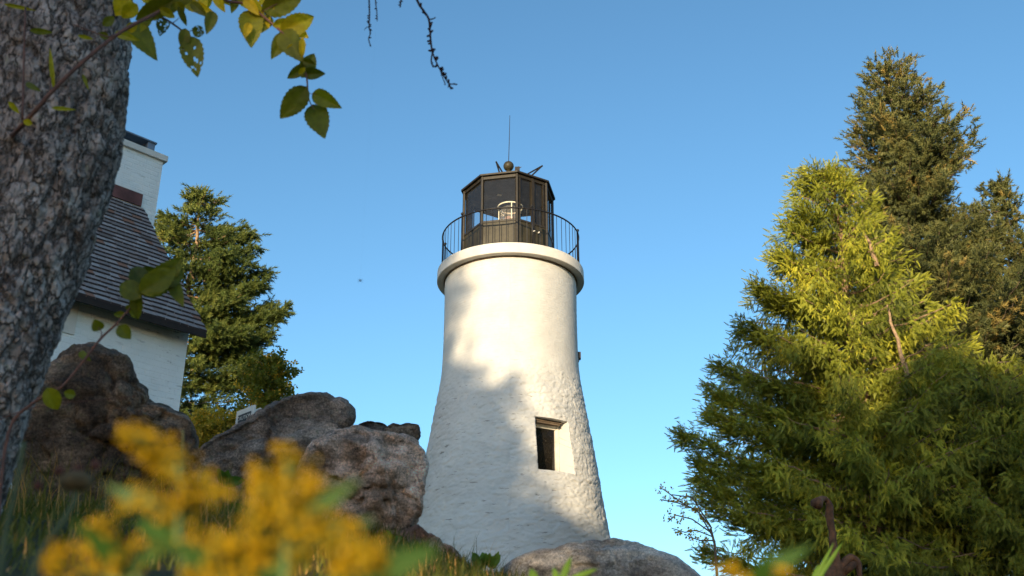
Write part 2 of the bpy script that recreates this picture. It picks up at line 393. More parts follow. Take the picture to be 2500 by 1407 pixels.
def build_tower():
    Z, Rr = smooth_prof(); nt_ = 520; th = np.arange(nt_) / nt_ * 2 * np.pi
    TH, ZZ = np.meshgrid(th, Z); RR = np.repeat(Rr[:, None], nt_, 1)
    u = TH * 2.1; st = np.clip((10.5 - ZZ) / 1.3, 0, 1); st = st * st * (3 - 2 * st)
    cyl = np.stack([2.1 * np.sin(TH).ravel(), -2.1 * np.cos(TH).ravel(), ZZ.ravel()], 1)
    f1, f2, cid = worley(cyl * np.array([3.6, 3.6, 8.5])); edge = np.clip((f2 - f1) / .16, 0, 1)
    stone = .014 * edge + .018 * (cid - .5) + .013 * fbm(cyl * np.array([4, 4, 9]), 5)
    f3, f4, c2 = worley(cyl * np.array([7, 7, 11]), 40)
    stone += .008 * np.clip((f4 - f3) / .3, 0, 1) + .010 * (c2 - .5)
    brick = .006 * fbm(cyl * np.array([5, 5, 13]), 4) + .006 * fbm(cyl * 1.2, 2)
    d = (st.ravel() * stone + (1 - st.ravel() * .9) * brick) - .012 * st.ravel()
    rr = RR.ravel() + d
    V = np.stack([TX + rr * np.sin(TH).ravel(), TY - rr * np.cos(TH).ravel(), ZZ.ravel()], 1)
    uv = np.stack([u.ravel(), ZZ.ravel()], 1)
    j0, j1 = int(round(16.8 / 360 * nt_)), int(round(42.0 / 360 * nt_))
    i0, i1 = int(np.argmin(abs(Z - WZ0))), int(np.argmin(abs(Z - WZ1)))
    nz = len(Z); idx = np.arange(nz * nt_).reshape(nz, nt_)
    keep = np.ones((nz - 1, nt_), bool); keep[i0:i1, j0:j1] = False
    A = idx[:-1, :]; B = np.roll(idx, -1, 1)[:-1, :]; C2 = np.roll(idx, -1, 1)[1:, :]; D = idx[1:, :]
    Fq = np.stack([A[keep], B[keep], C2[keep], D[keep]], 1)
    # reveal: boundary ring pulled straight back to the window plane
    loop = [idx[i0, j] for j in range(j0, j1)] + [idx[i, j1] for i in range(i0, i1)] + [idx[i1, j] for j in range(j1, j0, -1)] + [idx[i, j0] for i in range(i1, i0, -1)]
    zc = (Z[i0] + Z[i1]) / 2
    pl = Vector((TX, TY, 0)) + WN * 1.74
    inn = []
    for k in loop:
        p = Vector(V[k]); q = p - WN * (p - pl).dot(WN)
        t = (q - Vector((TX, TY, 0))).dot(WT)
        t2 = .37 if t > .37 else t
        q = q + WT * (t2 - t); inn.append(tuple(q))
    n0 = len(V); V2 = np.concatenate([V, np.array(inn)]); uv2 = np.concatenate([uv, uv[loop] * .97])
    m = len(loop); F2 = [(loop[k], loop[(k + 1) % m], n0 + (k + 1) % m, n0 + k) for k in range(m)]
    # split into two meshes so that the reveal is flat shaded
    me = np_mesh('tower_wall', V2, np.concatenate([Fq, np.array(F2)]), None, uv2)
    o = link('tower_wall', me, M['tower'], LH)
    sm = [True] * len(Fq) + [False] * m; me.polygons.foreach_set('use_smooth', sm[:len(me.polygons)])
    return Z[i0], Z[i1], pl
wz0, wz1, wpl = build_tower()
# window set back in the tower
def wpt(t, d, z): return Vector((TX, TY, 0)) + WN * d + WT * t + Vector((0, 0, z))
mb = MB(); up = Vector((0, 0, 1))
t0, t1 = -.46, .37
mb.box(wpt((t0 + t1) / 2, 1.735, (wz0 + wz1) / 2), WT, WN, up, (t1 - t0) / 2, .01, (wz1 - wz0) / 2)
win = mb.build('window', M['window'], LH)
mb = MB()
for (a, b, zl, zh, dp) in ((t1 - .06, t1 - .0, wz0, wz1 - .09, 1.69), (t1 - .095, t1 - .06, wz0, wz1 - .14, 1.66), (t0, t0 + .05, wz0, wz1 - .09, 1.69), (t0, t1, wz1 - .10, wz1 - .002, 1.70), (t0 + .05, t1 - .06, wz1 - .17, wz1 - .10, 1.67), (t0 + .05, t1 - .095, wz0, wz0 + .05, 1.66)):
    mb.box(wpt((a + b) / 2, (dp + 1.866) / 2, (zl + zh) / 2), WT, WN, up, (b - a) / 2, (dp + .12 - 1.746) / 2, (zh - zl) / 2)
mb.build('window_frame', M['white_wood'], win)
mb = MB()  # weathered boards of the head, stepping out
mb.box(wpt(-.04, 1.85, wz1 - .035), WT, WN, up, .40, .13, .022); mb.box(wpt(-.06, 1.93, wz1 - .085), WT, WN, up, .36, .045, .02)
mb.build('lintel', M['twig'], win, label='weathered split wooden lintel')
mb = MB(); mb.box(wpt(-.02, 2.09, wz0 - .035), WT, WN, up, .52, .07, .04); mb.build('sill', M['slab'], win)

# gallery slab
mb = MB(); ZS0, ZS1, RS = 12.88, 13.18, 2.05
mb.lathe([(1.60, ZS1), (RS - .012, ZS1), (RS, ZS1 - .012), (RS + .005, ZS0 + .012), (RS - .008, ZS0), (1.75, ZS0 - .004)], (TX, TY), 128)
mb.add([(TX + 1.62 * math.sin(a), TY - 1.62 * math.cos(a), ZS1 - .002) for a in np.linspace(0, 2 * math.pi, 64, endpoint=False)], [tuple(range(64))])
gal = mb.build('gallery', M['slab'], LH, True)
gal.data.polygons.foreach_set('use_smooth', [False] * len(gal.data.polygons))
mb = MB(); mb.lathe([(1.82, ZS0 - .035), (1.865, ZS0 - .035), (1.865, ZS0 - .0045), (1.82, ZS0 - .0045)], (TX, TY), 96, closed=True); mb.build('shadow_line', M['twig'], gal)  # dark ring added to draw the shadow line under the slab overhang
# railing
RZ, RRr = 14.27, 1.935
mb = MB(); n = 96; vs = [(TX + RRr * math.sin(2 * math.pi * k / n), TY - RRr * math.cos(2 * math.pi * k / n), RZ) for k in range(n + 1)]
mb.tube(vs, .022, 6, cap=False); rail = mb.build('railing', M['iron'], LH, True)
mb = MB(); vs = [(TX + RRr * math.sin(2 * math.pi * k / n), TY - RRr * math.cos(2 * math.pi * k / n), ZS1 + .05) for k in range(n + 1)]
mb.tube(vs, .012, 6, cap=False); mb.build('bottom_rail', M['iron'], rail, True)
posts = [-43, 17.5, 77.5, 137, 197, 257]
def rp(a, z): return Vector((TX + RRr * math.sin(R(a)), TY - RRr * math.cos(R(a)), z))
proto = None
for k in range(66):
    a = 360 / 66 * k + 2.2
    if min(abs((a - p + 180) % 360 - 180) for p in posts) < 2: continue
    if proto is None:
        mb = MB(); mb.tube([rp(a, ZS1 - .01), rp(a, RZ)], .0085, 5); proto = mb.build('baluster', M['iron'], rail)
        A0 = a
        # re-centre the mesh on the tower axis so that copies only turn
    else:
        c = proto.copy(); COL.objects.link(c); c.parent = rail; c.rotation_euler = (0, 0, R(a - A0)); ORG[c.name] = ORG[rail.name]
for a in posts:
    mb = MB(); mb.tube([rp(a, ZS1 - .02), rp(a, RZ + .05)], .022, 8); mb.ball(rp(a, RZ + .085), .042, 12, 8)
    mb.build('post', M['iron'], rail, True)

# lantern room
LX, LR = -.10, 1.29; LZ0, LZS, LZ1 = ZS1, 14.25, 15.70
OFF = 10.5
def lv(k, z, r=LR): a = R(OFF + 45 * k); return Vector((LX + r * math.sin(a), TY - r * math.cos(a), z))
mb = MB()
for k in range(8):
    a, b = lv(k, LZ0 - .01), lv(k + 1, LZ0 - .01); mid = (a + b) / 2; nrm = Vector((mid.x - LX, mid.y - TY, 0)).normalized(); dd = (b - a).normalized(); L = (b - a).length
    mb.box(mid + up * ((LZS - LZ0) / 2) - nrm * .02, dd, nrm, up, L / 2 - .01, .02, (LZS - LZ0) / 2 + .01)
lan = mb.build('lantern_room', M['bronze'], LH)
mb = MB()
for k in range(8): mb.tube([lv(k, LZ0, LR + .004), lv(k, LZ1, LR + .004)], .042, 6)
for z, h, r in ((LZS + .02, .03, LR), (LZ1 - .04, .05, LR)):
    for k in range(8):
        a, b = lv(k, z, r), lv(k + 1, z, r); mid = (a + b) / 2; nrm = Vector((mid.x - LX, mid.y - TY, 0)).normalized(); dd = (b - a).normalized()
        mb.box(mid - nrm * .01, dd, nrm, up, (b - a).length / 2 - .02, .028, h)
k = 0; a, b = lv(0, 0), lv(1, 0); mid = a * .47 + b * .53; nrm = Vector((mid.x - LX, mid.y - TY, 0)).normalized(); dd = (b - a).normalized()
mb.box(Vector((mid.x, mid.y, (LZ0 + LZ1) / 2)), dd, nrm, up, .045, .035, (LZ1 - LZ0) / 2 - .01)
for q in (.09, .90):
    m2 = a * (1 - q) + b * q; mb.box(Vector((m2.x, m2.y, (LZS + LZ1) / 2)), dd, nrm, up, .022, .022, (LZ1 - LZS) / 2 - .05)
mb.build('lantern_frame', M['bronze_dark'], lan)
for k in range(8):
    a, b = lv(k, LZS + .045, LR - .035), lv(k + 1, LZS + .045, LR - .035); mb = MB(); e = (b - a).normalized() * .035
    a2, b2 = a + e, b - e; h = up * (LZ1 - LZS - .13)
    mb.add([a2, b2, b2 + h, a2 + h], [(0, 1, 2, 3)]); mb.build('glass_pane', M['glass'], lan)
mb = MB()
mb.box(Vector((mid.x, mid.y, 14.02)) + nrm * .06, dd, nrm, up, .014, .03, .014); mb.build('door_handle', M['slab'], lan)
mb = MB(); mb.box(Vector((mid.x, mid.y, 14.02)) + nrm * .06 + dd * .16, dd, nrm, up, .012, .03, .02); mb.build('door_handle', M['slab'], lan)
# roof
mb = MB(); ev = [lv(k, LZ1 + .055, LR + .10) for k in range(8)]; eb = [lv(k, LZ1 + .005, LR + .10) for k in range(8)]; tp = [lv(k, LZ1 + .52, .14) for k in range(8)]
mb.add(ev + tp, [(k, (k + 1) % 8, 8 + (k + 1) % 8, 8 + k) for k in range(8)] + [tuple(range(8, 16))])
mb.add(eb + ev, [(k, (k + 1) % 8, 8 + (k + 1) % 8, 8 + k) for k in range(8)])
mb.add([lv(k, LZ1 + .006, LR + .10) for k in range(8)], [tuple(range(8))[::-1]])
roof = mb.build('roof', M['bronze_dark'], LH)
mb = MB(); mb.add([lv(k, LZ1 - .012, LR - .03) for k in range(8)], [tuple(range(8))[::-1]])
mb.build('ceiling', M['ceiling'], lan)
mb = MB(); mb.tube([(LX, TY, LZ1 + .48), (LX, TY, LZ1 + .86)], [.12, .06], 12); mb.ball((LX, TY, 16.68), .155, 24, 16)
mb.build('ball_finial', M['bronze'], roof, True)
mb = MB(); mb.tube([(LX, TY, 16.8), (LX + .02, TY, 17.6), (LX + .035, TY, 18.44)], [.011, .010, .007], 6); mb.build('lightning_rod', M['iron'], roof)
for (b1, b2, tp_) in (((1219, 421), (1226, 420), (1211.5, 396)), ((1285, 427), (1296, 431), (1323.5, 405.5))):
    q1, q2, q3 = at(*b1, 27.25), at(*b2, 27.25), at(*tp_, 27.1)
    mb = MB(); dn = (q1 - q3).normalized() * .15; mb.tube([q1 + dn, q3], .022, 6); dn = (q2 - q3).normalized() * .15; mb.tube([q2 + dn, q3], .022, 6); mb.ball(q3, .026, 8, 6)
    mb.build('roof_bracket', M['iron'], roof)
mb = MB(); q = at(1263, 413, 27.55)
mb.box(q - up * .05, (1, 0, 0), (0, 1, 0), up, .07, .07, .09)
for k in range(7): mb.tube([q, q + Vector((.02 + .024 * (k - 2), .03 * (k % 3 - 1), .055 + .02 * (k % 2)))], .012, 5)
mb.build('vent_cap', M['iron'], roof)
# lens
LC = (LX + .05, TY); mb = MB(); pr = []
for i in range(25):
    z = 14.22 + i * .043; rr = .25 + .05 * math.sin(math.pi * i / 24) + (.012 if i % 2 else 0); pr.append((rr, z))
mb.lathe(pr, LC, 48); lens = mb.build('lens', M['lens'], lan, True)
mb = MB(); mb.lathe([(.0, 13.25), (.30, 13.25), (.30, 14.2), (.16, 14.22), (.16, 14.95), (.0, 15.0)], LC, 24); mb.build('lens_drum', M['lamp'], lens, True)
mb = MB()
for z in (14.26, 15.30):
    mb.lathe([(.345, z - .018), (.37, z - .018), (.37, z + .018), (.345, z + .018)], LC, 48, closed=True)
for a in (6, 126, 246):
    c = Vector((LC[0] + .357 * math.sin(R(a)), LC[1] - .357 * math.cos(R(a)), 14.78)); mb.box(c, (math.cos(R(a)), math.sin(R(a)), 0), (math.sin(R(a)), -math.cos(R(a)), 0), up, .014, .012, .5)
mb.build('lens_frame', M['white_metal'], lens)
# small white mark of two flat pieces on the ceiling, seen through the front pane
q = at(1220.5, 469, 27.9); q.z = LZ1 - .03
mb = MB()
for (x, y) in ((-.05, 0), (.02, .02)):
    mb.box(q + Vector((x, y, 0)), (.9, .3, 0), (-.3, .9, 0), up, .03, .06, .008)
mb.build('ceiling_mark', M['white_metal'], lan)
# box on the tower's right side
q = at(1412, 872, 27.9); mb = MB(); mb.box(q + Vector((0, 0, .03)), (1, 0, 0), (0, 1, 0), up, .065, .09, .09); mb.box(q + Vector((-.03, 0, -.10)), (1, 0, .6), (0, 1, 0), (0, 0, 1), .05, .06, .06)
mb.build('wall_box', M['iron'], LH)

# ------------------------------------------------------------------ house
HD = Vector((.7071, .7071, 0)); HI = Vector((-.7071, .7071, 0))
HC = at(503, 814, 13.0)
HS = thing('brick_house', 'white brick house with brown shingle roof behind the leaning tree trunk', 'house', (HC.x - 2, HC.y + 1, 2.6))
rk = []
for p in ((503, 814), (473, 758), (450, 716), (426, 673), (399, 617), (375, 566), (347, 513)):
    q = hit(p[0], p[1], HC, HD) - HC; rk.append((q.dot(HI), q.z))
rk[0] = (0, 0)
rt = [t for t, h in rk]; rh = [h for t, h in rk]
pf = np.polyfit(rt, rh, 2)
def rise(t): return float(pf[0] * t * t + pf[1] * t + pf[2])
RT = rt[-1] + .25; HL = 7.5
def hp(s, t, z): return HC + HD * s + HI * t + up * z          # s along the eave (0 at the right rake), t inwards, z above the eave
# shingles
mb = MB(); ts = []; t = 0.0
while t < RT + .02:
    ts.append(t); sl_ = rise(t + .05) - rise(t); ds = math.hypot(.05, sl_); t += .05 / ds * .135
for ci in range(len(ts) - 1):
    ta, tb = ts[ci], min(ts[ci] + (ts[ci + 1] - ts[ci]) * 1.5, RT + .1); s = 0.04 * random.random()
    while s > -HL:
        wd = random.uniform(.10, .21); za, zb = rise(ta), rise(tb); e = random.uniform(-.008, .008); th = .038 + random.uniform(-.005, .006)
        s2 = s - wd + .006; tn = min(1, max(0, random.gauss(.5, .2)))
        if random.random() < .05: tn = 1
        A = hp(s, ta + e, za + e + .043); B = hp(s2, ta + e, za + e + .043); C_ = hp(s2, tb, zb + .006); D = hp(s, tb, zb + .006); dn = up * -th
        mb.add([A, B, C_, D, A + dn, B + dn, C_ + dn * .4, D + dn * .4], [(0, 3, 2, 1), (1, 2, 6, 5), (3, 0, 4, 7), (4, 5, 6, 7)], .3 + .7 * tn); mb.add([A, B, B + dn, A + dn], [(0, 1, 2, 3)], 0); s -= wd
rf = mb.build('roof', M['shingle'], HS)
mb = MB(); N_ = 14; pts = [(RT * k / N_, rise(RT * k / N_)) for k in range(N_ + 1)]
ridge_t = RT; full = pts + [(2 * ridge_t - t, z) for t, z in pts[::-1][1:]]
top = [hp(s, t, z - .005) for t, z in full for s in (0.01, -HL)]; bot = [hp(s, t, z - .07) for t, z in full for s in (0.01, -HL)]
m = len(full); fs = []
for i in range(m - 1):
    a, b, c, d = 2 * i, 2 * i + 1, 2 * i + 3, 2 * i + 2
    fs += [(a, d, c, b), (2 * m + a, 2 * m + b, 2 * m + c, 2 * m + d), (a, 2 * m + a, 2 * m + d, d), (b, c, 2 * m + c, 2 * m + b)]
fs += [(0, 1, 2 * m + 1, 2 * m), (2 * m - 2, 4 * m - 2, 4 * m - 1, 2 * m - 1)]
mb.add(top + bot, fs); mb.build('roof_deck', M['fascia'], rf)
# walls
WTn = .26; WS = -.10; gz0 = 2.2 - HC.z
def uvbox(name, mat, parent, quads):
    V = []; Fq = []; U = []
    for q in quads:
        o = len(V); V += [tuple(p) for p in q]; Fq.append((o, o + 1, o + 2, o + 3)); e = (q[1] - q[0]); L = e.length; e = e.normalized()
        U += [((p - q[0]).dot(e) , p.z) for p in q]
    return link(name, np_mesh(name, V, Fq, None, U), mat, parent)
zt = rise(WTn) - .12; te = 2 * ridge_t - WTn
uvbox('wall', M['whitewash'], HS, [[hp(-HL + .1, WTn, gz0), hp(WS, WTn, gz0), hp(WS, WTn, zt), hp(-HL + .1, WTn, zt)],
    [hp(WS, WTn, gz0), hp(WS, te, gz0), hp(WS, te, zt), hp(WS, WTn, zt)], [hp(WS, te, gz0), hp(-HL + .1, te, gz0), hp(-HL + .1, te, zt), hp(WS, te, zt)],
    [hp(-HL + .1, te, gz0), hp(-HL + .1, WTn, gz0), hp(-HL + .1, WTn, zt), hp(-HL + .1, te, zt)],
    [hp(WS, WTn, zt), hp(WS, te, zt), hp(WS, ridge_t + .01, rise(ridge_t) - .12), hp(WS, ridge_t - .01, rise(ridge_t) - .12)],
    [hp(-HL + .1, te, zt), hp(-HL + .1, WTn, zt), hp(-HL + .1, ridge_t - .01, rise(ridge_t) - .12), hp(-HL + .1, ridge_t + .01, rise(ridge_t) - .12)]])
mb = MB(); c = hp(-HL / 2, WTn - .014, zt - .05); mb.box(c, HD, HI, up, HL / 2 - .1, .012, .045); mb.build('frieze_board', M['white_wood'], HS)
mb = MB(); mb.box(hp(-HL / 2, -.016, -.035), HD, HI, up, HL / 2 - .02, .012, .04); mb.build('fascia_board', M['fascia'], HS)
q = hit(190, 760, hp(0, WTn, 0), HI); sq = (q - HC).dot(HD)
mb = MB(); mb.box(hp(sq - .45, WTn - .01, zt - .33), HD, HI, up, .45, .008, .22); mb.build('wall_panel', M['slab'], HS, label='flat white panel under the eave')
# chimney
tf = rt[-1]; fp = hp(0, tf, 0)
cr = (hit(373, 555, fp, HI) - HC).dot(HD); cr2 = (hit(399, 400, fp, HI) - HC).dot(HD); crr = (cr + cr2) / 2
q = hit(402, 383, fp, HI); czt = q.z - HC.z; q = hit(402, 397, fp, HI); czb = q.z - HC.z
cl = crr - 1.35; cd = .75
ch = uvbox('chimney', M['whitewash'], HS, [[hp(cl, tf, .4), hp(crr, tf, .4), hp(crr, tf, czb), hp(cl, tf, czb)], [hp(crr, tf, .4), hp(crr, tf + cd, .4), hp(crr, tf + cd, czb), hp(crr, tf, czb)],
    [hp(crr, tf + cd, .4), hp(cl, tf + cd, .4), hp(cl, tf + cd, czb), hp(crr, tf + cd, czb)], [hp(cl, tf + cd, .4), hp(cl, tf, .4), hp(cl, tf, czb), hp(cl, tf + cd, czb)]])
mb = MB(); mb.box(hp((cl + crr) / 2, tf + cd / 2, (czt + czb) / 2), HD, HI, up, (crr - cl) / 2 + .05, cd / 2 + .05, (czt - czb) / 2); mb.build('chimney_cap', M['slab'], ch)
mb = MB(); cz2 = czt + .20; cm = hp((cl + crr) / 2 - .04, tf + cd / 2, 0)
mb.box(cm + up * (cz2), HD, HI, up, (crr - cl) / 2 - .08, cd / 2 - .04, .012)
for sx in (-1, 1): mb.box(cm + HD * sx * ((crr - cl) / 2 - .16) + up * (czt + .095), HD, HI, up, .06, cd / 2 - .06, .092)
mb.build('flue_cover', M['steel'], ch)
q1 = hit(347, 477, fp, HI); fz = q1.z - HC.z; fs_ = (q1 - HC).dot(HD)
mb = MB(); mb.box(hp(fs_ - .8, tf - .018, (rise(tf) + .03 + fz) / 2), HD, HI, up, .8, .014, (fz - rise(tf) - .03) / 2); mb.build('flashing', M['copper'], ch)

# ------------------------------------------------------------------ rocks
_bm = bmesh.new(); bmesh.ops.create_icosphere(_bm, subdivisions=6, radius=1); _bm.verts.ensure_lookup_table()
ICO_V = np.array([v.co[:] for v in _bm.verts]); ICO_F = np.array([[v.index for v in f.verts] for f in _bm.faces]); _bm.free()
def rock(label, outline, Y, depth, mat, seed, amp=.05, facets=9, fl=.5, name='boulder', group='boulders in the grass below the lighthouse'):
    P = [at(px, py, Y) for px, py in outline]
    c = sum(P, Vector()) / len(P)
    wv = Vector((c.x, c.y, c.z - ZC)).normalized(); uv_ = Vector((wv.y, -wv.x, 0)).normalized(); vv = uv_.cross(wv)
    ang = []
    for p in P:
        q = p - c; ang.append((math.atan2(q.dot(vv), q.dot(uv_)), math.hypot(q.dot(vv), q.dot(uv_))))
    ang.sort(); a = np.array([x[0] for x in ang]); r = np.array([x[1] for x in ang])
    a = np.concatenate([a - 2 * np.pi, a, a + 2 * np.pi]); r = np.tile(r, 3)
    V = ICO_V; rho = np.hypot(V[:, 0], V[:, 1]); ph = np.arctan2(V[:, 1], V[:, 0])
    Rphi = np.interp(ph, a, r); rm = r.mean()
    rp_ = rho ** .8; wd = np.sign(V[:, 2]) * np.abs(V[:, 2]) ** .8 * depth
    # follow the outline fully only near the silhouette, a rounder shape towards the front
    Rr_ = Rphi * np.clip(rho, 0, 1) ** .0
    rg = np.random.default_rng(seed)
    for k in range(facets):
        n = rg.normal(size=3); n[2] = -abs(n[2]) * 1.5 - .35; n /= np.linalg.norm(n)
        d0 = rg.uniform(.55, .85); X = np.stack([rp_ * np.cos(ph), rp_ * np.sin(ph), wd / depth], 1)
        ex = np.maximum(X @ n - d0, 0) * (1 - rho ** 8) * fl * 2.6
        wd = wd - ex * n[2] * depth; 
    co = np.outer(rp_ * Rr_ * np.cos(ph), np.array(uv_)) + np.outer(rp_ * Rr_ * np.sin(ph), np.array(vv)) + np.outer(wd, np.array(wv))
    dirn = co / np.maximum(np.linalg.norm(co, axis=1)[:, None], 1e-6)
    s = 1 / max(rm, .1)
    nz = fbm(co * s * 1.3 + seed * 3.1, 5, 2.1, .55); rid = 1 - np.abs(fbm(co * s * 2.1 + seed * 5.7, 4)); f1, f2, cid = worley(co * s * 2.2 + seed * 1.7)
    ed = np.clip((f2 - f1) / .25, 0, 1)
    wp = co * s * 1.5 + .35 * np.stack([fbm(co * s * 2 + 9, 3), fbm(co * s * 2 + 29, 3), fbm(co * s * 2 + 49, 3)], 1)
    h1, h2, hid = worley(wp * np.array([1.0, 1.0, 1.7]) + seed); ed2 = np.clip((h2 - h1) / .18, 0, 1)
    disp = amp * rm * (1.8 * nz + 1.8 * (rid - .8) + 1.0 * (ed - .8) + .8 * (cid - .5) + 2.2 * (hid - .5) + 1.6 * (ed2 - 1))
    fine = .020 * fbm(co * 12 + seed, 5, 2.1, .6) + .006 * fbm(co * 45 + seed, 3) - .03 * np.clip(vnoise(co * 9 + seed) - .72, 0, 1)
    keep = 1 - .55 * rho ** 4
    co = co + dirn * (disp * keep + fine)[:, None] + np.array(c)
    o = link(name, np_mesh(name, co, ICO_F), mat, None, True); props(o, label, 'boulder', group); 
    o.data.transform(__import__('mathutils').Matrix.Translation(-c)); o.location = c; return o
rock('large dark craggy boulder beside the leaning trunk, in front of the house wall', [(88, 965), (110, 915), (145, 872), (185, 845), (235, 842), (282, 860), (312, 885), (326, 915), (336, 945), (360, 965), (378, 985), (402, 990), (430, 1003), (456, 1015), (476, 1040), (487, 1090), (490, 1170), (486, 1230), (440, 1320), (250, 1360), (120, 1340), (50, 1250), (45, 1100), (65, 1010)], 7.0, .62, M['rock_dark'], 3, .065)
rock('rough grey boulder with a humped top, in front of the caution sign', [(455, 1130), (520, 1078), (560, 1052), (600, 1030), (645, 1004), (690, 980), (730, 966), (770, 965), (800, 969), (842, 981), (866, 1000), (868, 1022), (856, 1048), (845, 1075), (835, 1130), (800, 1260), (740, 1350), (640, 1370), (560, 1350), (470, 1290), (445, 1200)], 9.0, .62, M['rock_grey'], 11, .05)
rock('pinkish pitted granite boulder touching the left edge of the tower', [(728, 1140), (745, 1105), (775, 1073), (810, 1050), (850, 1042), (900, 1046), (935, 1056), (985, 1065), (1015, 1075), (1038, 1100), (1045, 1130), (1040, 1160), (1031, 1210), (1025, 1250), (1012, 1295), (990, 1340), (900, 1380), (800, 1370), (730, 1310), (712, 1215)], 8.0, .52, M['rock_pink'], 5, .05)
rock('thin dark flat rock lying behind the pink boulder', [(860, 1052), (880, 1036), (903, 1027), (920, 1034), (945, 1041), (975, 1038), (1000, 1034), (1021, 1037), (1026, 1055), (1022, 1075), (1012, 1100), (960, 1130), (900, 1120), (865, 1085)], 9.4, .30, M['rock_dark'], 21, .05)
rock('low reddish stone sloping into the grass at the pink boulder\'s foot', [(960, 1320), (1000, 1290), (1022, 1282), (1046, 1304), (1082, 1325), (1120, 1355), (1148, 1387), (1160, 1430), (1100, 1480), (1000, 1480), (940, 1400)], 7.8, .35, M['rock_red'], 33, .04)
rock('wide pale rounded boulder at the foot of the lighthouse tower', [(1218, 1405), (1250, 1366), (1300, 1345), (1352, 1339), (1420, 1328), (1470, 1322), (1520, 1321), (1562, 1325), (1602, 1345), (1652, 1362), (1692, 1390), (1730, 1425), (1700, 1490), (1500, 1520), (1300, 1500), (1215, 1450)], 8.0, .60, M['rock_pale'], 8, .035, 6, .3)
rock('small grey stone in the grass below the pink boulder', [(902, 1410), (915, 1385), (940, 1376), (968, 1385), (984, 1410), (975, 1440), (915, 1440)], 6.0, .07, M['rock_grey'], 44, .05)
rock('flat brown stone half hidden behind the yellow goldenrod', [(560, 1400), (600, 1368), (680, 1352), (760, 1362), (800, 1400), (760, 1440), (600, 1440)], 5.6, .22, M['rock_red'], 51, .05)

# ------------------------------------------------------------------ foliage machinery
def norm(a): return a / np.maximum(np.linalg.norm(a, axis=1)[:, None], 1e-9)
def scatter(name, tmpl, pos, dirs, scale, mat, parent, tone, uphint=None, tmpl_tone=None, kind=None):
    """one mesh of many small leaf pieces; tmpl (k,c,3): k faces of c corners, shoot along +X"""
    k, c, _ = tmpl.shape; n = len(pos); x = norm(dirs)
    ref = rng.normal(size=(n, 3)) if uphint is None else np.tile(np.array(uphint, float), (n, 1)) + rng.normal(size=(n, 3)) * .35
    y = norm(np.cross(ref, x)); z = np.cross(x, y)
    B = np.stack([x, y, z], 1)                                   # rows
    V = np.einsum('kci,nij->nkcj', tmpl, B) * scale[:, None, None, None] + pos[:, None, None, :]
    V = V.reshape(-1, 3); Fa = np.arange(len(V)).reshape(-1, c)
    tn = np.repeat(tone, k * c)
    if tmpl_tone is not None: tn = tn + np.tile(np.repeat(tmpl_tone, c), n)
    return link(name, np_mesh(name, V, Fa, np.clip(tn, 0, 1)), mat, parent)
def t_spruce():
    T = []
    for i in range(15):
        a = i * 2.4; s = i / 15 * .75; ln = .42 * (1 - .35 * s); r = np.array([.62, .78 * math.cos(a), .78 * math.sin(a)]); r = r / np.linalg.norm(r)
        p = np.array([s, 0, 0]); q = np.cross(r, [1, 0, 0]); q = q / np.linalg.norm(q) * .062
        T.append([p - q, p + q, p + r * ln])
    T.append([[.55, -.05, 0], [.55, .05, 0], [1.08, 0, 0]]); T.append([[.55, 0, -.05], [.55, 0, .05], [1.08, 0, 0]])
    return np.array(T, float)
def t_cedar():
    T = []
    def fing(p, d, ln, w, bz):
        d = np.array(d, float); d /= np.linalg.norm(d); q = np.array([-d[1], d[0], 0]) * w
        mid = p + d * ln * .55 + np.array([0, 0, bz]); T.append([p, mid + q, p + d * ln, mid - q])
    for i in range(5):
        s = .05 + i * .17; L = .50 - .05 * i
        for sg in (-1, 1):
            a = .62 - .09 * i
            fing(np.array([s, 0, .02 * sg]), (math.cos(a), sg * math.sin(a), .16 * math.sin(i * 2.1 + sg)), L, .040, .02 * math.cos(i * 1.7 + sg))
            fing(np.array([s + .09, 0, -.03 * sg]), (math.cos(a * .5), sg * math.sin(a * .5), .3 * sg * math.cos(i)), L * .8, .034, .02)
    fing(np.array([.75, 0, 0]), (1, 0, 0), .38, .04, .02)
    return np.array(T, float) * np.array([1.25, .72, 1])
def t_leafy():
    T = []
    for i in range(7):
        a = i * 2.4; s = .15 + i * .12; d = np.array([.55, .8 * math.cos(a), .8 * math.sin(a)]); q = np.cross(d, [.3, .2, .9]); q = q / np.linalg.norm(q) * .13
        p = np.array([s, 0, 0]); m_ = p + d * .2; T.append([p, m_ + q, p + d * .42, m_ - q])
    return np.array(T, float)
T_SP, T_CE, T_LF = t_spruce(), t_cedar(), t_leafy()
def spline_np(seg):
    a, b = Vector(seg[0]), Vector(seg[1]); return [a.lerp(b, i / 8) + Vector((.02 * math.sin(i * 1.9), .02 * math.cos(i), 0)) for i in range(9)]
def axis_of(px, py, Y):
    return at(px, py, Y)
def profile(base, Y, rows):
    """rows (py, left px, right px) -> z, left radius, right radius about the trunk axis"""
    zs, l, r = [], [], []
    for py, a, b in rows:
        A, B = at(a, py, Y), at(b, py, Y); zs.append(A.z); l.append(max(base.x - A.x, .03)); r.append(max(B.x - base.x, .03))
    o = np.argsort(zs); return np.array(zs)[o], np.array(l)[o], np.array(r)[o]
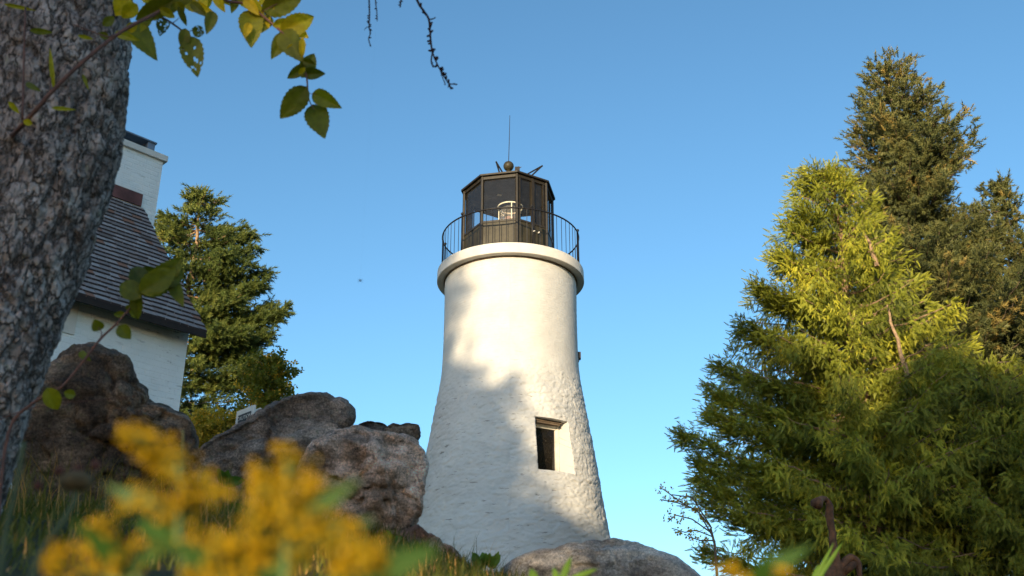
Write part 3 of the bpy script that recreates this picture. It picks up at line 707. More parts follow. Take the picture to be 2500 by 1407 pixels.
def tree(name, label, cat, x, y, ztop, prof, mat, tmpl, n_limb, group=None, droop=.15, lift=.12, tuft=.2, step=.13, spread=.42, zlo=None, trunk_r=.2, fan=1.0, uphint=None, dropdir=0., tone_f=None, limb_mat=None, whorl=0, jit=.18, depthk=1.0, density=1.0, zpow=.8, lab2=None, inner=.12, wood_r=.02, clump=3, csig=.085, arms=(), tvar=.13, bare=()):
    zs, rl, rr = prof; gzv = float(gz(x, y)); root = thing(name, label, cat, (x, y, gzv), group)
    zlo = zs[0] if zlo is None else zlo
    mb = MB(); N = 14; tz = np.linspace(gzv - .3, ztop - .1, N)
    mb.tube([(x + .06 * math.sin(k * 1.3) * (k < N - 2), y + .06 * math.cos(k * 1.7) * (k < N - 2), tz[k]) for k in range(N)], [trunk_r * (1 - k / (N - 1)) ** .8 + .015 for k in range(N)], 8)
    mb.build('trunk', M['bark_con'], root, True)
    wood = MB(); P, D, S, TN = [], [], [], []
    for li in range(n_limb):
        f = (li + rng.random()) / n_limb; f = f ** zpow
        zb = zlo + f * (ztop - .05 - zlo)
        if whorl: zb = round(zb / whorl) * whorl + rng.normal() * whorl * .09
        az = li * 2.39996 + rng.normal() * .35
        ca, sa = math.cos(az), math.sin(az)
        L0 = np.interp(zb, zs, rr) if ca > 0 else np.interp(zb, zs, rl); La = .5 * (np.interp(zb, zs, rr) + np.interp(zb, zs, rl)) * depthk
        L = math.sqrt((L0 * ca) ** 2 + (La * sa) ** 2) * (1 + rng.normal() * jit); L = max(L, .12)
        start = np.array([x, y, zb - (dropdir if dropdir < 0 else 0) * L * .0]); hd = np.array([ca, sa, 0])
        rise0 = lift - droop * 2 * min(1, L / 2)
        ns = max(4, int(L / .22)); pts = []
        for k in range(ns + 1):
            s = k / ns; zz = L * (rise0 * s + droop * 2.2 * s * s * (1 if droop >= 0 else 1))
            pts.append(start + hd * (L * s) + np.array([0, 0, zz - L * (rise0 + droop * 2.2) * .35]) + rng.normal(size=3) * .025 * (k > 0))
        wood.tube(pts, [wood_r * (1 + L * .25) * (1 - .8 * k / ns) + .003 for k in range(ns + 1)], 4, cap=False)
        pa = np.array(pts); side = np.array([-sa, ca, 0]); m_ = max(3, int(L / step * density))
        base_t = rng.normal() * tvar
        for k in range(m_):
            s = inner + (1 - inner) * (k + rng.random()) / m_; q = pa[0] * 0
            ii = min(int(s * ns), ns - 1); fr = s * ns - ii; q = pa[ii] * (1 - fr) + pa[ii + 1] * fr; tg = pa[ii + 1] - pa[ii]; tg = tg / np.linalg.norm(tg)
            sg = 1 if k % 2 else -1; bl = fan * spread * min(L, 2.2) * (1.06 - .72 * s) * rng.uniform(.6, 1.2) + .06
            bd = tg * .75 + side * sg * rng.uniform(.3, 1) + np.array([0, 0, rng.normal() * .25 - .25 * dropdir]); bd /= np.linalg.norm(bd)
            nb = max(1, int(bl / step * density))
            for j in range(nb):
                e = (j + rng.random()) / nb; pp = q + bd * bl * e + np.array([0, 0, -dropdir * .3 * bl * e * e]) + rng.normal(size=3) * .03
                dd_ = bd * .6 + tg * .4 + rng.normal(size=3) * .38 + np.array([0, 0, .25 - dropdir * 1.3])
                P.append(pp); D.append(dd_); S.append(tuft * rng.uniform(.7, 1.25)); TN.append(.42 + base_t + rng.normal() * .12 + .12 * s)
        P.append(pa[-1]); D.append(pa[-1] - pa[-2] + np.array([0, 0, .1 * L / ns])); S.append(tuft * 1.2); TN.append(.6)
    for seg in bare:
        wood.tube(spline_np(seg), [.05 * (1 - .6 * i / 8) for i in range(9)], 8)
    for tip in arms:
        tip = np.array(tip); zb = tip[2] - .10 * math.hypot(tip[0] - x, tip[1] - y); st0 = np.array([x, y, zb]); L = np.linalg.norm(tip - st0); ns = max(5, int(L / .2))
        pts = [st0 + (tip - st0) * (k / ns) - np.array([0, 0, .12 * L * math.sin(math.pi * k / ns)]) + rng.normal(size=3) * .02 for k in range(ns + 1)]
        wood.tube(pts, [wood_r * 1.8 * (1 - .85 * k / ns) + .003 for k in range(ns + 1)], 5, cap=False); pa = np.array(pts); d0 = (tip - st0) / L; sd = np.array([-d0[1], d0[0], 0])
        for k in range(int(L / .022)):
            s = .25 + .75 * rng.random(); i2 = min(int(s * ns), ns - 1); q = pa[i2] + (pa[i2 + 1] - pa[i2]) * (s * ns - i2)
            wv = .30 * (1.12 - s) + .05; o = rng.normal() * wv
            P.append(q + sd * o + np.array([0, 0, -.35 * abs(o) + rng.normal() * .05])); D.append(d0 + sd * np.sign(o) * .7 + np.array([0, 0, .2])); S.append(tuft * rng.uniform(.7, 1.1)); TN.append(.5 + rng.normal() * .1)
    for k in range(6):
        P.append(np.array([x, y, ztop - .12 - .07 * k])); D.append(np.array([rng.normal() * .3, rng.normal() * .3, 1.])); S.append(tuft * 1.3); TN.append(.6)
    P, D, S, TN = np.array(P), np.array(D), np.array(S), np.array(TN)
    n0 = len(P); P = np.repeat(P, clump, 0); D = norm(np.repeat(D, clump, 0)); S = np.repeat(S, clump); TN = np.repeat(TN, clump)
    P = P + rng.normal(size=P.shape) * csig * np.array([1, 1, .8]); D = D + rng.normal(size=D.shape) * .45; S = S * rng.uniform(.75, 1.2, len(S)); TN = TN + rng.normal(size=len(TN)) * .06
    if dropdir > 0: P[:, 2] -= rng.random(len(P)) * csig * 1.6
    if tone_f is not None: TN = tone_f(P, TN)
    print(name, len(P))
    wood.build('limbs', limb_mat or M['twig'], root)
    scatter('crown', tmpl, P, D, S, mat, root, TN, uphint)
    return root

# right spruce
ty = 30.0; top_ = at(2160, 146, ty); b2 = at(2372, 1400, ty); bx = top_.x
pr = profile(top_, ty, [(146, 2150, 2172), (180, 2120, 2222), (260, 2108, 2262), (330, 2092, 2335), (400, 2085, 2362), (470, 2095, 2378), (560, 2060, 2375), (640, 2040, 2410), (720, 2000, 2480), (850, 1980, 2580), (1000, 1960, 2640), (1300, 1930, 2720)])
tree('spruce_tree', 'tallest spruce, olive brown with a pointed top, rising behind the leafy cedar', 'tree', top_.x, ty, top_.z - .3, pr, M['spruce'], T_SP, 380, None, .12, .18, .27, .17, .38, clump=3, csig=.09, whorl=.45, tvar=.2, trunk_r=.24, wood_r=.016, jit=.12, zpow=.85, tone_f=lambda P, T: T + .22 * fbm(P * .55, 3) + .1 * np.clip((P[:, 2] - 13) / 6, -1, 1))
tb = at(2440, 452, ty - .6); pr2 = profile(tb, ty - .6, [(452, 2425, 2456), (520, 2395, 2456), (600, 2380, 2480), (700, 2360, 2530), (900, 2330, 2600), (1200, 2300, 2660)])
tree('spruce_tree', 'second spruce top at the right edge, shorter and beside the tallest spruce', 'tree', tb.x, ty - .6, tb.z, pr2, M['spruce'], T_SP, 170, None, .12, .18, .27, .17, .38, clump=3, csig=.09, whorl=.42, tvar=.2, trunk_r=.16, wood_r=.014, jit=.14, tone_f=lambda P, T: T + .2 * fbm(P * .6, 3))
# cedar
cy = 22.0; ct = at(1985, 402, cy)
cx = ct.x + .38
base_c = Vector((cx, cy, 0))
prc = profile(base_c, cy, [(402, 1968, 2010), (450, 1945, 2060), (520, 1925, 2120), (600, 1890, 2150), (690, 1848, 2195), (790, 1808, 2240), (880, 1790, 2330), (940, 1760, 2340), (1000, 1770, 2350), (1080, 1745, 2360), (1160, 1750, 2370), (1240, 1755, 2380), (1320, 1770, 2390), (1400, 1780, 2400), (1480, 1790, 2400)])
prc = (prc[0], prc[1] * .93, prc[2])
ced_t = lambda P, T: T * .8 + .06 + .22 * fbm(P * .7, 3) + .75 * np.clip((vnoise(P * 2.6 + 9) - .80) * 8, 0, 1) * np.clip(vnoise(P * .5) * 2 - .55, 0, 1)
tree('cedar_tree', 'broad green cedar with hanging sprays in front of the tall spruce', 'tree', cx, cy, ct.z, prc, M['cedar'], T_CE, 240, None, .04, .06, .135, .17, .30, clump=14, csig=.085, trunk_r=.17, tvar=.2, dropdir=1.5, uphint=(0, -1, .2), wood_r=.018, jit=.11, zpow=.92, tone_f=ced_t, limb_mat=M['bark_con'], bare=[(at(2216, 920, 20.3), at(2165, 745, 20.6)), (at(2142, 650, 21.0), at(2104, 545, 21.1))], arms=[at(px_, py_, cy - .6) for px_, py_ in ((1660, 1050), (1725, 940), (1745, 880), (1800, 780), (1840, 690), (1850, 700), (1885, 610), (1915, 540), (1942, 495), (1720, 1000), (1690, 1110), (1712, 1330), (1690, 1200), (1975, 402), (1700, 1160))])
c2 = Vector((at(2420, 900, cy - .8).x, cy - .8, 0)); z2 = at(2420, 880, cy - .8).z
prc2 = profile(c2, cy - .8, [(880, 2395, 2450), (930, 2320, 2520), (990, 2250, 2580), (1060, 2200, 2620), (1200, 2150, 2660), (1400, 2120, 2680), (1480, 2100, 2680)])
tree('cedar_tree', 'lower bushy cedar filling the bottom right corner, right of the broad cedar', 'tree', c2.x, cy - .8, z2, prc2, M['cedar'], T_CE, 180, None, .04, .06, .135, .17, .32, clump=14, csig=.085, trunk_r=.13, tvar=.2, dropdir=1.5, uphint=(0, -1, .2), wood_r=.016, jit=.15, zpow=.92, tone_f=lambda P, T: ced_t(P, T) * .6)
# left spruce behind the house
ly = 30.0; lt = at(508, 466, ly)
prl = profile(Vector((lt.x - .2, ly, 0)), ly, [(466, 480, 528), (490, 465, 548), (515, 480, 540), (535, 440, 540), (560, 420, 550), (600, 400, 560), (650, 390, 565), (700, 380, 570), (750, 370, 570), (815, 360, 570), (900, 340, 565), (960, 330, 560), (1040, 320, 565), (1120, 310, 560)])
tree('spruce_tree', 'open layered spruce behind the right corner of the white house', 'tree', lt.x - .2, ly, lt.z, prl, M['blue_spruce'], T_SP, 150, None, .06, .02, .29, .17, .32, clump=3, csig=.08, tvar=.2, trunk_r=.2, wood_r=.016, jit=.17, zpow=.95, whorl=.72, limb_mat=M['bark_con'], arms=[at(px_, py_, ly + dy_) for px_, py_, dy_ in ((392, 530, 0), (385, 555, -.3), (400, 570, .3), (470, 470, 0), (620, 574, 0), (626, 602, -.4), (600, 560, .3), (655, 662, 0), (640, 690, -.5), (700, 752, 0), (690, 765, -.2), (668, 742, .3), (650, 805, -.3), (660, 822, 0), (640, 700, .4), (620, 860, 0), (635, 880, -.4), (610, 920, 0), (610, 640, -.6), (590, 720, -.9), (560, 620, -1), (540, 800, -1.3), (600, 800, -1))], tone_f=lambda P, T: T + .2 * fbm(P * .7, 3))
# yellowing shrub under it
sy = 26.0; st_ = at(668, 885, sy); prs = profile(Vector((st_.x - .1, sy, 0)), sy, [(885, 655, 682), (910, 618, 695), (950, 612, 705), (990, 600, 700), (1050, 580, 690), (1120, 560, 680)])
tree('broadleaf_shrub', 'dark broadleaf shrub with some yellow leaves beyond the grey boulder', 'shrub', st_.x - .1, sy, st_.z, prs, M['yellowleaf'], T_LF, 120, None, .1, .35, .22, .13, .4, trunk_r=.06, wood_r=.008, jit=.22, zpow=.9, tone_f=lambda P, T: np.where(rng.random(len(P)) < .14, .9, T * .35) + .25 * np.clip((9.2 - P[:, 2]) / 1.2, 0, 1))
sy2 = 24.0; st2 = at(520, 1035, sy2); prs2 = profile(Vector((st2.x, sy2, 0)), sy2, [(1035, 500, 540), (1060, 480, 590), (1120, 470, 610)])
tree('broadleaf_shrub', 'bright yellow-green shrub low between the house corner and the caution sign', 'shrub', st2.x, sy2, st2.z, prs2, M['yellowleaf'], T_LF, 60, None, .1, .3, .2, .13, .4, trunk_r=.05, wood_r=.008, tone_f=lambda P, T: T * .9 + .2)
# sapling with pale leaves left of the cedar
def sapling():
    Y = 21.0; b = at(1745, 1330, Y); g = float(gz(b.x, Y)); root = thing('sapling', 'thin sapling with sparse pale yellow leaves poking out left of the broad cedar', 'sapling', (b.x, Y, g))
    mb = MB(); P, D, S = [], [], []
    mb.tube([(b.x, Y, g - .2), b, at(1735, 1290, Y)], [.03, .025, .02], 6)
    for br in ([(1740, 1310), (1705, 1250), (1660, 1225), (1620, 1195), (1610, 1192)], [(1738, 1290), (1700, 1245), (1655, 1228), (1612, 1220)], [(1735, 1300), (1690, 1268), (1650, 1258), (1630, 1275)], [(1738, 1310), (1700, 1295), (1672, 1300), (1640, 1290)], [(1735, 1285), (1690, 1215), (1640, 1208)], [(1740, 1320), (1710, 1320), (1680, 1310)]):
        pts = [at(px, py, Y + random.uniform(-.25, .25)) for px, py in br]; mb.tube(pts, [.012 * (1 - .6 * i / len(pts)) + .003 for i in range(len(pts))], 4)
        for i in range(1, len(pts)):
            for k in range(7):
                e = random.random(); p = pts[i - 1].lerp(pts[i], e)
                if i < len(pts) - 2 and random.random() < .55: continue
                P.append(np.array(p) + rng.normal(size=3) * .05); D.append(rng.normal(size=3) + np.array([-.3, 0, -.2])); S.append(.16 * random.uniform(.7, 1.2))
    mb.build('stem', M['twig'], root); P = np.array(P)
    scatter('leaves', T_LF[:3], P, np.array(D), np.array(S), M['yellowleaf'], root, rng.uniform(.6, 1, len(P)))
sapling()

# trees behind the photographer: their crowns throw the evening shade over the slope
def caster(label, p, dist, top, rad, zlo, n, seed):
    # p: offset across the sun direction, dist: metres towards the sun from the tower foot
    dist += 18; top += 3.17; zlo += 3.17 if zlo > 3.5 else 0
    ax = Vector((math.cos(R(SUN_AZ)), -math.sin(R(SUN_AZ)), 0)); sd = Vector((-math.sin(R(SUN_AZ)), -math.cos(R(SUN_AZ)), 0))
    q = ax * p + sd * (dist - 28 * math.cos(R(SUN_AZ))); x, y = q.x, q.y
    gzv = float(gz(x, y)); root = thing('broadleaf_tree', label, 'tree', (x, y, gzv), 'tall trees behind the viewpoint')
    mb = MB(); mb.tube([(x, y, gzv - .3), (x + .1, y, (gzv + top) / 2), (x, y, top - 1)], [.35, .25, .05], 8); mb.build('trunk', M['bark_con'], root, True)
    g = np.random.default_rng(seed); P = []
    nb = int(n / 45)
    for k in range(nb):
        while True:
            v = g.uniform(-1, 1, 3)
            if np.linalg.norm(v) < 1: break
        c = np.array([x, y, (top + zlo) / 2]) + v * np.array([rad, rad, (top - zlo) / 2]) * .95
        P.append(c + g.normal(size=(45, 3)) * np.array([.42, .42, .3]))
    P = np.concatenate(P); scatter('crown', T_LF, P, g.normal(size=(len(P), 3)), g.uniform(.4, .7, len(P)), M['caster'], root, g.random(len(P)))
for lab, p, dist, top, rad, zlo, n in (
    ('tall tree behind the viewpoint shading the whole house', -14.2, 46, 21.5, 3.2, 3, 8000),
    ('narrow tree behind the viewpoint shading the left side of the tower', -10.9, 46, 20.6, 1.7, 3, 4600),
    ('thin-topped tree behind the viewpoint dappling the left edge of the upper tower', -10.5, 47, 23.2, .8, 16, 420),
    ('tree behind the viewpoint shading the middle of the tower', -9.3, 46, 18.3, 1.6, 2, 5200),
    ('tree behind the viewpoint shading the tower below its window', -7.9, 45, 16.2, 1.6, 2, 5200),
    ('tree behind the viewpoint shading the right foot of the tower', -6.3, 45, 14.3, 1.6, 1, 3600),
    ('tree behind the viewpoint shading the pale boulder', -4.6, 44, 13.2, 1.6, 1, 3600),
    ('high-crowned tree behind the viewpoint shading the left side of the cedar', -2.7, 42, 16.9, 1.7, 8.6, 3400),
    ('low tree behind the viewpoint in front of the high-crowned one', -3.4, 40, 7.3, 1.5, .5, 2000),
    ('small bushy tree behind the viewpoint shading the flower stalks', -2.1, 40, 4.6, .8, .5, 900),
    ('low tree behind the viewpoint shading the foot of the cedars', +.35, 43, 14.0, 1.9, 4.6, 4200),
    ('slim tree behind the viewpoint in front of the low cedar-shading one', -1.05, 43, 13.0, .6, 4.9, 1100),
    ('tree behind the viewpoint shading the lower bushy cedar', 2.2, 44, 15.3, 2.0, 5, 5200),
    ('tree behind the viewpoint shading the bottom right corner', 4.4, 44, 15.6, 2.3, 1, 5600)):
    caster(lab, p, dist, top, rad, zlo, n, int(abs(p) * 10))

# ------------------------------------------------------------------ foreground tree
AY = 4.0
AT = thing('apple_tree', 'leaning grey-barked tree close to the camera with yellow-green leaves hanging', 'tree', (-1.95, AY, 1.1))
def build_trunk():
    ed = [(-330, 345), (-150, 332), (0, 318), (60, 313), (130, 312), (200, 308), (300, 299), (430, 271), (560, 240), (650, 207), (720, 180), (820, 150), (920, 113), (1030, 73), (1130, 43), (1220, 12), (1300, -25), (1420, -90)]
    rad = [(-330, .30), (0, .30), (300, .285), (700, .275), (1000, .285), (1200, .31), (1420, .37)]
    rows = 420; nn = 300; V = []
    pys = np.linspace(1420, -330, rows)
    exs = np.interp(pys, [e[0] for e in ed], [e[1] for e in ed]); k = np.ones(25) / 25; exs = np.convolve(np.pad(exs, 12, mode='edge'), k, 'valid')
    rds = np.interp(pys, [e[0] for e in rad], [e[1] for e in rad])
    C = []
    for py, ex, r in zip(pys, exs, rds):
        e = at(ex, py, AY); C.append((e.x - r * 1.0 - .004 - .032 * min(1, max(0, (py - 250) / 600)), AY, e.z))
    C = np.array(C); th = np.linspace(0, 2 * np.pi, nn, endpoint=False)
    TH, I = np.meshgrid(th, np.arange(rows)); c = C[I.ravel()]; r = rds[I.ravel()]
    dirs = np.stack([np.cos(TH).ravel(), np.sin(TH).ravel(), np.zeros(TH.size)], 1)
    P = c + dirs * r[:, None]
    wq = P * np.array([1, 1, .42]) + .055 * np.stack([fbm(P * 9, 3), fbm(P * 9 + 40, 3), fbm(P * 9 + 80, 3)], 1)
    f1, f2, cid = worley(wq * 13); pl = np.clip((f2 - f1) / .30, 0, 1) ** .7; g1, g2, gd = worley(wq * 29, 9)
    e1 = fbm(P * np.array([1, 1, .36]) * 8, 4); e2 = fbm(P * np.array([1, 1, .5]) * 17 + 9, 4)
    d = -.024 * np.exp(-(e1 / .09) ** 2) - .011 * np.exp(-(e2 / .10) ** 2) + .010 * (cid - .5) * np.clip(pl, 0, 1) + .007 * gd + .016 * fbm(P * 3.0, 3) + .006 * fbm(P * 40, 3)
    b = np.array(at(255, 225, AY - .25)); dist = np.linalg.norm(P - b, axis=1); d += .045 * np.exp(-(dist / .09) ** 2)
    b = np.array(at(250, 170, AY - .25)); dist = np.linalg.norm(P - b, axis=1); d -= .03 * np.exp(-(dist / .035) ** 2)
    P = P + dirs * d[:, None]
    i = np.arange(rows * nn).reshape(rows, nn); j = np.roll(i, -1, 1)
    Fq = np.stack([i[:-1].ravel(), j[:-1].ravel(), j[1:].ravel(), i[1:].ravel()], 1)
    o = link('trunk', np_mesh('trunk', P, Fq), M['bark'], AT, True)
    return C
TC = build_trunk()
# overhead limb (above the frame) that carries the hanging twigs
def px_path(pts, Y): return [at(p[0], p[1], Y + (p[2] if len(p) > 2 else 0)) for p in pts]
def spline(pts, n=6):
    out = []
    for i in range(len(pts) - 1):
        p0, p1, p2, p3 = pts[max(i - 1, 0)], pts[i], pts[i + 1], pts[min(i + 2, len(pts) - 1)]
        for k in range(n):
            t = k / n; out.append(.5 * ((2 * p1) + (p2 - p0) * t + (2 * p0 - 5 * p1 + 4 * p2 - p3) * t * t + (3 * p1 - p0 - 3 * p2 + p3) * t ** 3))
    return out + [pts[-1]]
limb = spline([Vector(TC[-1]) + Vector((0, 0, -.1)), at(420, -330, AY), at(700, -260, AY), at(950, -220, AY), at(1150, -230, AY)], 8)
mb = MB(); mb.tube(limb, [.14 * (1 - .8 * i / (len(limb) - 1)) for i in range(len(limb))], 10)
mb.tube([Vector(TC[-1]) - Vector((0, 0, .2)), Vector(TC[-1]) + Vector((-.1, -.05, .8)), Vector(TC[-1]) + Vector((-.5, -.2, 1.8))], [.28, .22, .12], 10)
mb.build('limb', M['bark'], AT, True)

class Leaves(MB):
    def leaf(s, base, tip, wpx, Y, tone, fold=.35, curl=.15, tilt=0., hole=0, petiole=None):
        B = at(base[0], base[1], Y + random.uniform(-.05, .05)); T = at(tip[0], tip[1], Y + tilt)
        ax = T - B; L = ax.length; W = wpx / F * (Y * 1.1) * .5; ax.normalize()
        vw = Vector((B.x, B.y, B.z - ZC)).normalized(); sd = ax.cross(vw).normalized(); nm = sd.cross(ax).normalized()
        if nm.dot(vw) > 0: nm = -nm
        n, m_ = 18, 5; G = {}; vs = []
        for i in range(n + 1):
            u = i / n; wv = (math.sqrt(max(0, 1 - (1 - u / .34) ** 2)) if u < .34 else math.cos(math.pi / 2 * (u - .34) / .66) ** .85) if 0 < u < 1 else 0
            wv = max(wv, .0); ser = 1 + (.05 if i % 2 else -.04)
            for j in range(-m_, m_ + 1):
                v = j / m_; back = -.16 * L * math.sin(math.pi * min(1, abs(v) * .75 + .02)) * max(0, 1 - u * 1.8)
                h = fold * W * abs(v) * wv - curl * L * (u - .4) ** 2 * 1.6 + .05 * W * math.sin(u * 17 + v * 5) * abs(v)
                p = B + ax * (L * u + back) + sd * (W * wv * v * (ser if abs(j) == m_ else 1)) + nm * h
                G[i, j] = len(vs); vs.append(p)
        fs = []
        for i in range(n):
            for j in range(-m_, m_):
                if hole and random.random() < hole and 1 < i < n - 1: continue
                fs.append((G[i, j], G[i + 1, j], G[i + 1, j + 1], G[i, j + 1]))
        s.add(vs, fs, tone)
def twig_obj(name, paths, mat, parent, lab=None, nubs=0):
    mb = MB()
    for pts, r0, r1 in paths:
        sp = spline(pts, 5); n = len(sp); mb.tube(sp, [r0 + (r1 - r0) * i / (n - 1) for i in range(n)], 6)
        if nubs:
            for i in range(2, n - 1):
                if random.random() < nubs:
                    d = Vector((random.uniform(-1, 1), random.uniform(-.5, .5), random.uniform(-.3, .6))).normalized(); mb.tube([sp[i], sp[i] + d * r0 * 2.6], [r0 * 1.0, r0 * .6], 5)
    return mb.build(name, mat, parent, True, lab)
PA = lambda pts, Y=AY: px_path(pts, Y)
# thick reddish shoot in front of the trunk and the leaves round it
br = twig_obj('leafy_branch', [(PA([(30, 330, -.28), (60, 300, -.42), (160, 190, -.46), (290, 82, -.4), (400, 22, -.3), (520, -60, -.1), (640, -250, 0)]), .0105, .006), (PA([(62, 20, -.42), (58, 160, -.42), (55, 292, -.42)]), .004, .005),
    (PA([(370, 40, -.3), (402, 46, -.25), (450, 80, -.2), (462, 100, -.2)]), .0055, .003), (PA([(420, 58, -.22), (437, 45, -.2)]), .002, .0015), (PA([(452, 82, -.2), (478, 70, -.2)]), .002, .0015), (PA([(290, 82, -.4), (262, 90, -.42), (180, 60, -.4)]), .004, .002), (PA([(122, 225, -.44), (124, 190, -.46)]), .0025, .002)], M['shoot'], AT)
lv_ = Leaves(); y1 = AY - .28
for a in [((325, 62), (377, 138), 62, y1, .5, .3, .2), ((410, 8), (328, 50), 52, y1, .42), ((378, 22), (462, 2), 44, y1, .5), ((312, 0), (283, 38), 62, y1, .97), ((330, 15), (297, 44), 40, y1, .85), ((286, 82), (338, 98), 22, y1 - .1, .8),
          ((400, 50), (391, 86), 36, y1 + .08, .25, .3, .1, 0, .12), ((438, 22), (456, 64), 18, y1, .2, .6), ((473, 72), (499, 84), 32, y1, .3, .3, .1, 0, .08), ((519, 34), (505, 82), 34, y1, .4, .5), ((455, 8), (522, 32), 34, y1, .95, .5), ((470, 10), (505, 40), 26, y1, .3, .4), ((395, 24), (428, 44), 24, y1, .85, .4), ((360, 45), (345, 75), 28, y1, .75), ((432, 8), (450, 30), 26, y1, .6), ((490, -10), (505, 16), 28, y1, .8), ((330, 60), (308, 78), 26, y1, .9), ((262, 92), (240, 80), 20, y1 - .1, .45), ((524, -12), (549, 30), 26, y1, .9, .5),
          ((452, 76), (446, 122), 32, y1 + .05, .4), ((462, 98), (482, 184), 62, y1 + .05, .38, .25, .15, 0, .10), ((420, -20), (480, -5), 60, y1, .5), ((350, -20), (400, 10), 50, y1, .9),
          ((18, 12), (86, 26), 11, y1 - .12, .72, .7), ((80, 75), (130, 80), 17, y1 - .1, .5), ((130, 205), (121, 112), 12, y1 - .15, .75, .7), ((195, 88), (229, 96), 11, y1 - .1, .78), ((132, 264), (182, 268), 11, y1 - .15, .75), ((60, 296), (80, 304), 17, y1 - .15, .95), ((24, 252), (48, 278), 14, y1 - .15, .8), ((66, 205), (98, 222), 16, y1 - .12, .4), ((203, 185), (216, 218), 10, y1 - .12, .6), ((255, 60), (280, 40), 26, y1, .5)]:
    lv_.leaf(*a)
lv_.build('leaves', M['leaf'], br, True)
br2 = twig_obj('leafy_branch', [(PA([(430, -330), (500, -60), (545, -2), (600, 10), (640, 38), (697, 88), (735, 138), (748, 185), (752, 228), (757, 250), (767, 268)]), .009, .0018), (PA([(752, 228), (738, 222)]), .0016, .0012), (PA([(752, 228), (772, 231)]), .0016, .0012), (PA([(752, 238), (742, 242)]), .0016, .0012), (PA([(640, 28), (700, -2)]), .002, .0015), (PA([(605, 12), (612, 36)]), .002, .0015)], M['shoot'], AT)
lv_ = Leaves()
for a in [((612, 34), (614, 112), 66, AY, .62, .3), ((608, 60), (597, 92), 24, AY - .03, 1.0), ((585, -12), (642, 28), 44, AY, .8), ((600, 0), (632, 36), 30, AY - .02, 1.), ((652, 22), (742, -12), 66, AY, .42, .25), ((695, 72), (768, 40), 58, AY, .74, .35), ((705, 60), (752, 92), 40, AY + .03, .95), ((692, 82), (738, 148), 62, AY - .03, .40, .25), ((738, 98), (737, 145), 18, AY - .02, 1.0, .5), ((692, 90), (664, 142), 42, AY, .48, .4), ((650, 38), (656, 66), 20, AY, .95),
          ((740, 182), (768, 130), 44, AY, .35, .5), ((746, 180), (793, 180), 32, AY, .2, .6, .3), ((742, 165), (701, 192), 30, AY, .3, .6), ((742, 168), (728, 182), 14, AY - .02, .95), ((741, 222), (684, 290), 60, AY, .34, .2, .1), ((770, 231), (830, 262), 44, AY, .55, .6, .3), ((766, 264), (792, 334), 64, AY, .38, .2, .12), ((560, -30), (600, 0), 40, AY, .6), ((508, -8), (500, 26), 26, AY, .7), ((530, -15), (560, 12), 24, AY, .85, .5), ((575, 2), (566, 30), 24, AY, .55), ((622, 30), (655, 52), 26, AY + .03, .9, .4), ((660, 45), (640, 78), 26, AY, .5), ((672, 62), (712, 52), 30, AY + .02, .8), ((715, 112), (700, 136), 20, AY, .9, .5), ((722, 118), (748, 108), 22, AY, .6), ((640, -5), (668, 20), 34, AY, .85), ((690, -12), (668, 14), 30, AY, .5), ((742, 150), (770, 158), 20, AY, .4, .6), ((752, 232), (740, 252), 12, AY, .5)]:
    lv_.leaf(*a)
lv_.build('leaves', M['leaf'], br2, True)
# bare hanging twigs
twig_obj('bare_twig', [(PA([(960, -240), (985, -90), (1018, 0), (1035, 28), (1047, 48), (1050, 80), (1053, 112), (1057, 132), (1068, 158), (1082, 184), (1096, 205)]), .0065, .0026), (PA([(1047, 48), (1058, 46), (1061, 43)]), .003, .002), (PA([(1055, 130), (1053, 150), (1058, 164)]), .003, .004), (PA([(1076, 176), (1083, 196), (1088, 208)]), .0022, .0018), (PA([(1096, 205), (1108, 206), (1117, 206)]), .003, .0015), (PA([(1096, 205), (1101, 218)]), .0045, .003), (PA([(1096, 205), (1094, 214)]), .002, .002)], M['darktwig'], AT, None, .55)
twig_obj('bare_twig', [(PA([(880, -235), (897, -60), (901, 0), (902, 40), (901, 65), (904, 82), (900, 95), (905, 114)]), .0042, .0022), (PA([(901, 66), (894, 68), (889, 74)]), .002, .001)], M['darktwig'], AT, None, .4)
twig_obj('bare_twig', [(PA([(905, -230), (915, -40), (917, 5), (920, 30), (921, 52)]), .0036, .0018)], M['darktwig'], AT, None, .4)
twig_obj('bare_twig', [(PA([(960, -225), (980, -30), (978, 4), (977, 18)]), .004, .003), (PA([(978, 10), (973, 14)]), .002, .001)], M['darktwig'], AT, None, .2)
# young shoot at the foot of the trunk
SH = thing('young_shoot', 'slender young shoot with broad green leaves crossing the house roof', 'sapling', tuple(at(60, 1010, AY - .35)))
ys = AY - .35
stm = twig_obj('stem', [(PA([(-10, 1320), (20, 1060), (80, 985), (150, 945), (205, 880), (245, 828), (285, 790), (320, 750), (376, 686)], ys), .007, .0035), (PA([(245, 828), (248, 812), (240, 800)], ys), .002, .0015), (PA([(282, 792), (295, 798)], ys), .002, .0015), (PA([(-40, 1040), (60, 1002), (150, 985), (230, 978), (330, 968)], ys), .002, .001)], M['shoot'], SH)
lv_ = Leaves()
for a in [((364, 712), (447, 628), 62, ys, .42, .3), ((352, 708), (432, 655), 58, ys - .04, .52, .25), ((420, 690), (446, 745), 34, ys, .3, .4), ((400, 690), (448, 650), 50, ys + .04, .34), ((338, 722), (291, 690), 48, ys, .36, .4), ((352, 690), (320, 652), 46, ys + .03, .05, .4), ((352, 668), (378, 655), 30, ys + .03, .08), ((330, 720), (337, 782), 30, ys + .02, .4), ((318, 762), (340, 748), 36, ys, .5, .5), ((303, 768), (276, 768), 16, ys, .45), ((242, 804), (230, 780), 30, ys, .45, .5), ((293, 800), (319, 828), 34, ys, .48, .4), ((118, 955), (142, 1002), 40, ys - .1, .62), ((160, 960), (186, 966), 22, ys - .05, .55), ((196, 862), (220, 880), 18, ys, .4)]:
    lv_.leaf(*a)
